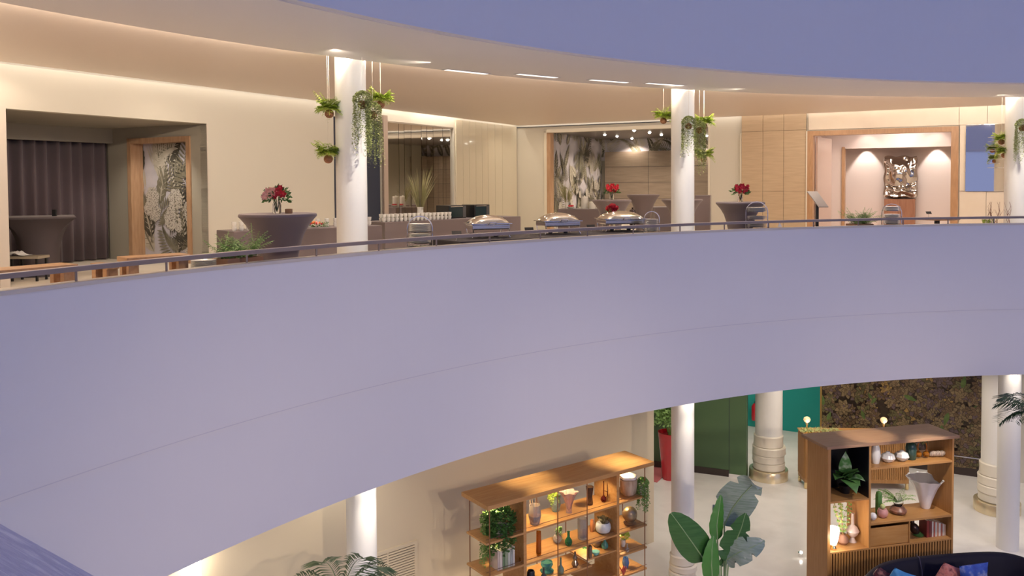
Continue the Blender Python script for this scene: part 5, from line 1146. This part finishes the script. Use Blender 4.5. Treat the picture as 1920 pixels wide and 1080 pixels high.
light('SPOT', F2b @ Vector((xr_ * .3, -1.1, -2.14)), 70, NEUT, .03, target=F2b @ Vector((xr_ * .3, .3, GR + zn0)), spot=45)
# sideboard behind the divider
k0 = atz(1509, 917, GR); kb = atz(1485, 905, GR); t = thing('slatted_sideboard', 'tall slatted oak sideboard with brass feet beside the thick column', 'cabinet', (k0.x, k0.y, GR)); uk = Vector((1, -.05)).normalized(); vk = Vector((-uk.y, uk.x)); FK = frame(Vector((k0.x, k0.y)), uk, vk, GR); t.matrix_world = FK
HK = EYE - GR - (819 - 340) / 1577 * k0.y; LK = 2.5; DK = .58; print('sideboard h', HK)
MB().box(0, 0, .16, LK, DK, HK - .03, .004).build('carcass', m_sh2v, t); MB().box(-.02, -.02, HK - .03, LK + .02, DK + .02, HK, .004).build('top_board', m_sh2, t)
mb = MB()
for i in range(56): mb.box(.03 + i * (LK - .06) / 56, -.02, .26, .03 + (i + .55) * (LK - .06) / 56, 0, HK - .07)
for i in range(15): mb.box(-.02, .03 + i * (DK - .06) / 15, .26, 0, .03 + (i + .55) * (DK - .06) / 15, HK - .07)
mb.build('slats', m_sh2v, t)
for x in (.0, LK / 2, LK - .07):
    for y in (.0, DK - .07): MB().lathe([(.03, 0), (.045, .03), (.035, .16)], 12, x + .035, y + .035).build('foot', m_brass, t)
def brass_lamp(px, py, lab):
    s_, _ = onpl(px, py, FK @ Vector((0, DK * .4, 0)), uk); q = FK @ Vector((s_, DK * .4, HK + .001)); t = thing('brass_table_lamp', lab, 'lamp', q, 0, 'brass lamps on the sideboard')
    MB().lathe([(.13, 0), (.13, .015), (.04, .03), (.022, .06), (.02, .16), (.035, .20), (.03, .23)], 24).build('base', m_brass, t)
    MB().lathe([(.03, .23), (.06, .25), (.085, .30), (.07, .35), (.03, .375), (.001, .38)], 24).build('shade', M('glowing_amber_shade', (1, .8, .5), .3, emit=(1, .55, .22), estr=.5), t); light('POINT', (q.x, q.y - .15, q.z + .24), 1.5, WARM, .03); return s_
sa = brass_lamp(1513, 800, 'small brass mushroom lamp on the left end of the sideboard by the teal wall'); brass_lamp(1657, 800, 'small brass mushroom lamp against the dark floral wallpaper')
t = thing('moss_arrangement', 'low moss and foliage arrangement around the left brass lamp', 'plant', FK @ Vector((sa + .1, .2, HK + .001))); R = random.Random(19); mb = MB()
for i in range(420):
    q = Vector((R.uniform(-.3, .75), R.uniform(-.14, .12), 0)); q.z = R.uniform(0, .10) * max(.15, 1 - abs(q.x - .1)); e = q + Vector((R.uniform(-1, 1), R.uniform(-1, 1), R.uniform(.2, 1))) * .05; s = (e - q).orthogonal().normalized() * .012; mb.add([q, (q + e) / 2 - s, e, (q + e) / 2 + s], [(0, 1, 2, 3)], False)
mb.build('foliage', m_sage, t)
# ---- navy sofa with cushions
m_navy = M('midnight_navy_velvet', (.005, .004, .017), .75, sheen=.03); HS = 1.2
pk = [(1600, 1098, -.55), (1618, 1078, -.25), (1640, 1056, -.06), (1670, 1046, 0), (1717, 1040, 0), (1790, 1034, 0), (1845, 1031, -.01), (1880, 1032, -.03), (1915, 1040, -.08), (1950, 1056, -.2), (1985, 1078, -.5)]
yk = 14.15; PK = []
for i, (px, py, dz) in enumerate(pk): yy = yk - 1.2 * (abs(i - 5) / 5) ** 3; r = ray(px, py); PK.append(Vector((r.x * yy, yy, EYE + r.z * yy)))
t = thing('curved_sofa', 'midnight navy velvet sofa with a high curved back in front of the divider', 'sofa', (PK[5].x, 13.2, GR)); o_ = Vector(t.location)
mb = MB(); mb.smooth = True; vs = []; n_ = len(PK)
for p in PK:
    c = p - o_; inn = Vector((-.03 * (c.x), -.16, 0)); b0 = Vector((c.x, c.y, .1))
    vs += [Vector((c.x, c.y, .05)), Vector((c.x * 1.0, c.y, c.z - .04)), c + Vector((0, -.03, 0)), c + inn * .8, c + inn + Vector((0, -.03, -.06)), Vector((c.x * .97, c.y - .30, .42))]
mb.add(vs, [(i * 6 + k, (i + 1) * 6 + k, (i + 1) * 6 + k + 1, i * 6 + k + 1) for i in range(n_ - 1) for k in range(5)]); o = mb.build('backrest', m_navy, t); sb = o.modifiers.new('s', 'SUBSURF'); sb.levels = sb.render_levels = 2
w_ = PK[-1].x - PK[0].x; cx_ = (PK[-1].x + PK[0].x) / 2 - o_.x
for i in range(3): MB().box(cx_ - w_ / 2 + .1 + i * (w_ - .2) / 3, -.75, .18, cx_ - w_ / 2 + .1 + (i + 1) * (w_ - .2) / 3 - .01, .62, .44, .05).build('seat_cushion', m_navy, t)
for px in (1717, 1878):
    r = ray(px, 1036); c = Vector((r.x * 14.08, 14.08, EYE + r.z * 14.08)) - o_; mb = MB(); mb.tube([c + Vector((0, -.02, -.03)), c + Vector((0, -.13, -.03)), c + Vector((0, -.22, -.2)), Vector((c.x, c.y - .30, .45))], .008, 6); mb.build('seam_piping', M('navy_piping', (.05, .045, .09), .5), t)
def cushion(px, py, Y, sz, rot, tilt, mat, lab):
    p = aty(px, py, Y); t = thing('throw_cushion', lab, 'cushion', (p.x, p.y, p.z), 0, 'patterned cushions on the navy sofa'); mb = MB(); mb.smooth = True; N = 12; vs = []
    T = Matrix.Rotation(tilt, 4, 'X') @ Matrix.Rotation(rot, 4, 'Y')
    for sgn in (-1, 1):
        for j in range(N + 1):
            for i in range(N + 1):
                a, b = i / N * 2 - 1, j / N * 2 - 1; th = .085 * ((1 - a ** 4) * (1 - b ** 4)) ** .6; k = 1 - .07 * (1 - abs(a * b)); vs.append(T @ Vector((a * sz / 2 * k, sgn * th, b * sz / 2 * k)))
    M_ = (N + 1) ** 2; fs = [(s * M_ + j * (N + 1) + i, s * M_ + j * (N + 1) + i + 1, s * M_ + (j + 1) * (N + 1) + i + 1, s * M_ + (j + 1) * (N + 1) + i) for s in (0, 1) for j in range(N) for i in range(N)]
    mb.add(vs, fs); mb.build('cover', mat, t); return t
cushion(1652, 1089, 13.55, .40, .55, .25, M('crimson_pattern', (.22, .03, .04), .7, var=[(.05, .02, .03), (.5, .2, .16)], scale=11), 'dark crimson patterned cushion, leftmost on the navy sofa')
cushion(1686, 1090, 13.38, .40, .42, .25, M('sky_blue_pattern', (.04, .20, .48), .7, var=[(.10, .38, .65)], scale=9), 'sky blue cushion, second from the left on the navy sofa')
cushion(1780, 1083, 13.55, .46, .38, .25, M('coral_pattern', (.50, .10, .08), .7, var=[(.62, .24, .20), (.18, .04, .05)], scale=11), 'coral red patterned cushion in the middle of the navy sofa')
cushion(1826, 1080, 13.38, .46, -.16, .25, M('royal_blue_pattern', (.02, .05, .32), .7, var=[(.04, .10, .45), (.35, .40, .6)], scale=8), 'royal blue patterned cushion right of the coral one')
# ---- large plants
def banana_leaf(mb, pts, W, side, n=22, tear=0, wave=.02):
    P = [Vector(p) for p in pts]; 
    def at_(f):
        k = f * (len(P) - 1); i = min(int(k), len(P) - 2); g = k - i; p0 = P[max(i - 1, 0)]; p1 = P[i]; p2 = P[i + 1]; p3 = P[min(i + 2, len(P) - 1)]
        return .5 * ((2 * p1) + (p2 - p0) * g + (2 * p0 - 5 * p1 + 4 * p2 - p3) * g * g + (3 * p1 - p0 - 3 * p2 + p3) * g ** 3)
    vs = []; side = Vector(side).normalized()
    for i in range(n + 1):
        f = i / n; c = at_(f); d = (at_(min(f + .02, 1)) - at_(max(f - .02, 0))).normalized(); sd = (side - d * side.dot(d)).normalized(); nn = d.cross(sd)
        w_ = W / 2 * (math.sin(PI * min(1, f ** .62 * .97 + .02)) ** .75); tr = 1 - (tear * (i % 8 == 5) * .5)
        for k in (-1, -.6, -.2, 0, .2, .6, 1): vs.append(c + sd * w_ * k * (tr if abs(k) == 1 else 1) + nn * (abs(k) * w_ * .18 - wave * math.sin(f * 40 + k * 3) * abs(k) * .4))
    mb.add(vs, [(i * 7 + k, i * 7 + k + 1, (i + 1) * 7 + k + 1, (i + 1) * 7 + k) for i in range(n) for k in range(6)], True)
PX_ = 13.0; b0 = aty(1352, 1150, PX_); base = Vector((b0.x, PX_, GR))
t = thing('bird_of_paradise_plant', 'tall banana-leaved plant with broad leaves in front of the slender lobby column', 'plant', base)
m_lv = [M('banana_leaf_dark', (.035, .13, .025), .3, var=[(.06, .18, .04)], scale=3, stretch=(1, 1, 12), coat=.2), M('banana_leaf_bright', (.06, .24, .03), .35, var=[(.10, .30, .05)], scale=3, coat=.2), M('banana_leaf_silver', (.24, .34, .24), .22, coat=.5, var=[(.42, .50, .42)], scale=4, stretch=(1, 1, 9))]
def LP(*q): return [aty(x, y, PX_ + dy) - base for x, y, dy in q]
for pts, W, side, mi, tear in ((LP((1322, 1052, 0), (1300, 1020, -.1), (1275, 985, -.2), (1258, 962, -.25)), .52, (1, 0, .55), 0, 0), (LP((1336, 1090, 0), (1334, 1060, -.1), (1335, 1030, -.12), (1338, 1005, -.1)), .30, (1, .25, 0), 1, 0),
    (LP((1345, 1012, .1), (1344, 985, .1), (1348, 955, .1), (1352, 928, .12)), .24, (1, .2, 0), 1, 0), (LP((1358, 985, .2), (1372, 955, .2), (1392, 928, .1), (1412, 908, .0), (1420, 918, -.15)), .60, (1, -.2, -.75), 2, 1),
    (LP((1366, 1055, 0), (1376, 1025, 0), (1390, 990, -.05), (1398, 962, -.1)), .44, (1, .1, -.2), 0, 1), (LP((1362, 1050, 0), (1385, 1036, -.1), (1412, 1025, -.15), (1434, 1014, -.15)), .42, (.25, .5, 1), 2, 1), (LP((1352, 1062, .1), (1360, 1050, .1), (1368, 1035, .1), (1372, 1025, .1)), .16, (1, .2, 0), 0, 0)):
    mb = MB(); banana_leaf(mb, pts, W, side, tear=tear); lf = mb.build('leaf', m_lv[mi], t)
    mb = MB(); mb.tube([Vector((random.Random(len(pts)).uniform(-.1, .1), 0, .4)), Vector((pts[0].x * .5, 0, pts[0].z * .6)), pts[0]] + pts[1:], .017, 6, r1=.004); mb.build('leaf_stalk', M('pale_green_rib', (.30, .42, .20), .4), t)
MB().lathe([(.22, 0), (.28, .05), (.30, .42), (.28, .45), (.26, .42), (.001, .38)], 32).build('pot', m_wht, t)
def palm(base, lab, fronds, W=.36, droop=1., pot=True, seed=1, mat=None, lw=.03):
    t = thing('potted_palm', lab, 'plant', base); R = random.Random(seed); h0 = fronds[0][0]
    for (h, a, L, rise) in fronds:
        mb = MB(); d = Vector((math.cos(a), math.sin(a), 0)); sd = Vector((-d.y, d.x, 0)); n = 26; P = [Vector((0, 0, h)) + d * (L * f) + Vector((0, 0, L * (rise * f - droop * .9 * f ** 2.2))) for f in [i / n for i in range(n + 1)]]
        mb.tube(P[::2], .008, 5, r1=.002)
        for i in range(5, n + 1):
            f = i / n; l = W * math.sin(PI * (.15 + .72 * (f - .15) / .85)) + .04
            for s in (1, -1):
                e = P[i] + sd * s * l * .8 + d * l * .62 + Vector((0, 0, -l * R.uniform(.1, .35))); m = P[i].lerp(e, .45) + Vector((0, 0, l * .12)); w2 = d * lw / 2; mb.add([P[i], m - w2, e, m + w2], [(0, 1, 2, 3)], False)
        mb.build('frond', mat or m_palm, t)
    MB().lathe([(.05, .35), (.045, h0)], 12).build('trunk', M('palm_trunk', (.14, .10, .05), .8, bump=.6), t)
    MB().lathe([(.20, 0), (.26, .40), (.24, .40), (.001, .36)], 28).build('pot', M('dark_planter', (.06, .05, .05), .4), t); return t
m_palm = M('palm_grey_green', (.12, .20, .08), .4, var=[(.24, .32, .15)], scale=6)
pz = aty(640, 1098, 9.6); palm(Vector((pz.x, 9.6, GR)), 'feathery potted palm whose frond tips show at the bottom left by the beige wall', [(pz.z - GR - .1, a, L, r_) for a, L, r_ in ((-.1, .55, 1.1), (.5, .55, 1.2), (1.2, .5, 1.3), (2.2, .6, 1.1), (3.0, .65, .95), (3.6, .6, .8), (-.8, .55, .9), (4.4, .5, 1.1), (5.3, .5, 1.2), (.2, .5, .5))], .30, 1.0, seed=2)
pz = aty(1945, 772, 14.6); palm(Vector((pz.x, 14.6, GR)), 'dark green palm crown reaching in at the right edge before the columns', [(pz.z - GR, a, L, r_) for a, L, r_ in ((3.1, .62, .35), (2.6, .6, .7), (3.6, .6, .5), (1.8, .6, .9), (0, .6, .8), (5, .6, .8), (4.2, .55, .9), (2.9, .6, 1.0))], .30, .75, seed=3, mat=M('palm_deep_green', (.03, .08, .025), .4))
# red planter
q = atz(1257, 897, GR); t = thing('red_planter', 'tall glossy red tapered planter with green foliage behind the slender column', 'planter', (q.x, q.y, GR)); MB().lathe([(.20, 0), (.21, .02), (.31, 1.15), (.315, 1.2), (.28, 1.2), (.27, 1.1), (.001, 1.1)], 36).build('planter_body', M('glossy_red', (.50, .015, .025), .15, coat=.6), t)
R = random.Random(23); mb = MB()
for i in range(1500):
    a = R.uniform(0, 6.3); e_ = R.uniform(-.5, 1.4); rr_ = R.uniform(.2, .5); q = Vector((rr_ * math.cos(a) * math.cos(e_), rr_ * math.sin(a) * math.cos(e_), 1.62 + .5 * rr_ * 2 * math.sin(e_))); e = q + Vector((R.uniform(-1, 1), R.uniform(-1, 1), R.uniform(-.6, .6))) * .09; s = (e - q).orthogonal().normalized() * .025; mb.add([q, (q + e) / 2 - s, e, (q + e) / 2 + s], [(0, 1, 2, 3)], False)
for i in range(10): a = i * .63; mb.tube([(.04 * math.cos(a), .04 * math.sin(a), 1.1), (.2 * math.cos(a), .2 * math.sin(a), 1.7)], .01, 5)
mb.build('foliage', m_leafm, t)
t = thing('red_light_patch', 'patch of red light painted on the pale floor beside the red planter', 'mat', (0, 0, 0)); q0, q1 = atz(1222, 893, GR), atz(1262, 872, GR); t.matrix_world = frame(Vector((q0.x - .6, q0.y - .1)), UR, NR, GR); MB().box(0, 0, 0.0, .75, 1.2, .012, .003).build('patch_slab', M('red_light_colour', (.55, .16, .16), .9), t)  # red light on the floor, built as a thin coloured slab
# small bright floor uplight by the divider, extinguisher on the teal wall
q = atz(1501, 1043, GR) ; t = thing('floor_spotlight', 'small glaring spotlight on the floor left of the divider', 'lamp', (q.x, q.y, GR)); MB().cyl(0, 0, 0, .08, .05, 16).build('housing', m_chrome, t); MB().sphere((0, -.03, .09), .028, 12, 8).build('lens', M('glaring_lens', (1, 1, 1), emit=(1, .95, .85), estr=30), t)
q = FT @ Vector((onpl(1417, 790, t0, UR)[0], -.16, GR)); t = thing('fire_extinguisher', 'red fire extinguisher against the teal wall, left of the thick column', 'extinguisher', (q.x, q.y, GR + .25)); MB().lathe([(.09, 0), (.095, .03), (.095, .42), (.05, .5), (.03, .52)], 22).build('cylinder', M('glossy_red'), t); mb = MB(); mb.tube([(0, 0, .52), (0, 0, .58), (.08, 0, .56), (.1, 0, .4)], .012, 6); mb.build('valve', m_black, t); MB().box(-.03, .09, .1, .03, .155, .3).build('bracket', m_black, t)
# ------------------------------------------------------------------ lights
for F, s0, s1 in ((FL, .2, 26), (FR, .2, 16)):
    n = int((s1 - s0) / 4) + 1; L = (s1 - s0) / n
    for i in range(n):
        c = F @ Vector((s0 + L * (i + .5), -.10, CEIL + .2))
        o = light('AREA', c, 9.5 * L / 4, NEUT, size=L, sy=.05)
        ux = F @ Vector((1, 0, 0)) - F @ Vector((0, 0, 0)); o.rotation_euler = (0, 0, math.atan2(ux.y, ux.x))
def pol(a, R): return (AC.x + R * math.cos(ra(a)), AC.y + R * math.sin(ra(a)))
for a in range(78, 180, 8):          # wide downlights in the gallery ceiling
    for R in (RP + 2.6, RP + 5.2, RP + 8):
        p = pol(a + (4 if R > RP + 3 else 0), R)
        q1 = FL.inverted() @ Vector((*p, 0)); q2 = FR.inverted() @ Vector((*p, 0))
        if q1.y > -.5 or q2.y > -.5: continue
        light('SPOT', (*p, CEIL - .02), 27, WARM, .06, target=(*p, 0), spot=165, blend=.5)
for a in range(82, 178, 6):          # narrow spots added so floor bounce brightens ceiling and ring
    for R, en_ in ((RP + .85, 60), (RP + 3.2, 75), (RP + 5.8, 75)):
        p = pol(a, R); q1 = FL.inverted() @ Vector((*p, 0)); q2 = FR.inverted() @ Vector((*p, 0))
        if q1.y > -1.2 or q2.y > -1.2: continue
        light('SPOT', (*p, RING - .03), en_, WARM, .05, target=(*p, 0), spot=64, blend=.8)
oo = light('AREA', FL @ Vector(((sM0 + sM1) / 2, -.10, CEIL + .2)), 30, NEUT, size=sM1 - sM0, sy=.05); oo.rotation_euler = (0, 0, math.atan2(UL.y, UL.x))
for q_ in ((1.2, -1.3), (2.6, -1.2)): light('SPOT', FR @ Vector((*q_, CEIL - .02)), 38, WARM, .06, target=FR @ Vector((*q_, 0)), spot=165, blend=.5)
for c in (c1, c2, c3):
    d = (AC - c).normalized(); q = c + d * .75; e = Vector((-d.y, d.x))
    for k in (-.8, .8): light('SPOT', (q.x + e.x * k, q.y + e.y * k, RING - .02), 28, NEUT, .05, target=(c.x, c.y, 2.2), spot=130)
for c in (c1, c2, c3):
    d = (AC - c).normalized(); q = c + d * 2.1; light('SPOT', (q.x, q.y, RING - .02), 270, NEUT, .05, target=(c.x, c.y, 1.1), spot=52, blend=.9)
for a in range(84, 180, 4):          # strip in the outer edge of the ceiling ring, grazing the ceiling
    p = pol(a, RS + .01); o = light('AREA', (*p, RING + .05), 30, WARM, size=1.15, sy=.05)
    o.rotation_euler = Vector((math.cos(ra(a)), math.sin(ra(a)), .3)).to_track_quat('-Z', 'Y').to_euler()
def near_shelf(p, z=0):
    for F_, L_, D_ in ((FS1, LS, DS), (F2b, L2_, D2)):
        q = F_.inverted() @ Vector((*p, 0))
        if -1.3 < q.x < L_ + 1.3 and -1.3 < q.y < D_ + 1.0: return True
for a in range(80, 185, 8):          # lobby downlights
    for R in (RP + 1.8, RP + 5.0, RP + 8):
        p = pol(a + (4 if R > RP + 4 else 0), R)
        if near_shelf(p): continue
        light('SPOT', (*p, -2.13), 82, NEUT, .06, target=(*p, GR), spot=120, blend=.7)
for px, Rr, en in ((670.5, 17.4, 150), (1280.5, 17.4, 90), (1894, 17.4, 60)):
    c = polar(px, Rr); d = (AC - c).normalized(); q = c + d * .5; light('SPOT', (q.x, q.y, -2.12), en * .6, NEUT, .04, target=(c.x, c.y, -4.2), spot=80); q = c + d * .95; light('SPOT', (q.x, q.y, -2.12), en, NEUT, .04, target=(c.x, c.y, -4.8), spot=60)
for px, Y in ((1480, 22.5), (1420, 22.5), (1600, 19.5), (1760, 18.5)):
    p = dep(px, Y, 0); light('SPOT', (p.x, p.y, -2.13), 75, NEUT, .05, target=(p.x, p.y + .8, GR), spot=120)
o = light('AREA', (AC.x - 2, AC.y + 2, 13), 700, (1, .86, .74), size=4, sy=4, spread=42)      # unseen area light added so the lobby floor bounces warm light
for x, y, tx, ty, en_ in ((4, -2.4, -6, 8, 450), (5.5, -4, -1.5, 11, 2500), (9, -5, 4, 14.5, 2900), (13.5, -5, 10.5, 16, 3000)):      # unseen spots added behind the camera to warm the far lower balustrade
    q = Vector((x, y, 3.0)); h = (Vector((tx, ty)) - q.xy).normalized(); e_ = math.radians(-21)
    light('SPOT', q, en_, (1, .80, .62), .1, target=q + Vector((h.x * math.cos(e_), h.y * math.cos(e_), math.sin(e_))), spot=40, blend=1.)
# elongated recessed fixtures in the ceiling ring
labs = ['leftmost slim recessed light in the ceiling ring right of the first column', 'slim recessed ring light above the mirrors', 'slim recessed ring light above the mural room', 'slim recessed ring light beside the middle column']
for (px, py), lab in zip(((875, 134.5), (1008, 142), (1142, 152), (1247, 158)), labs):
    p = atz(px, py, RING); d = (Vector((p.x, p.y)) - AC); a = math.atan2(d.y, d.x) - PI / 2
    t = thing('recessed_light', lab, 'downlight', (p.x, p.y, RING - .001), a, 'slim recessed lights in the ceiling ring')
    MB().box(-.42, -.07, -.004, .42, .07, 0).build('bezel', m_ringm, t); MB().box(-.38, -.045, -.006, .38, .045, -.004).build('lens', M('soft_lens', (1, 1, 1), emit=(1, .88, .76), estr=1.6), t)
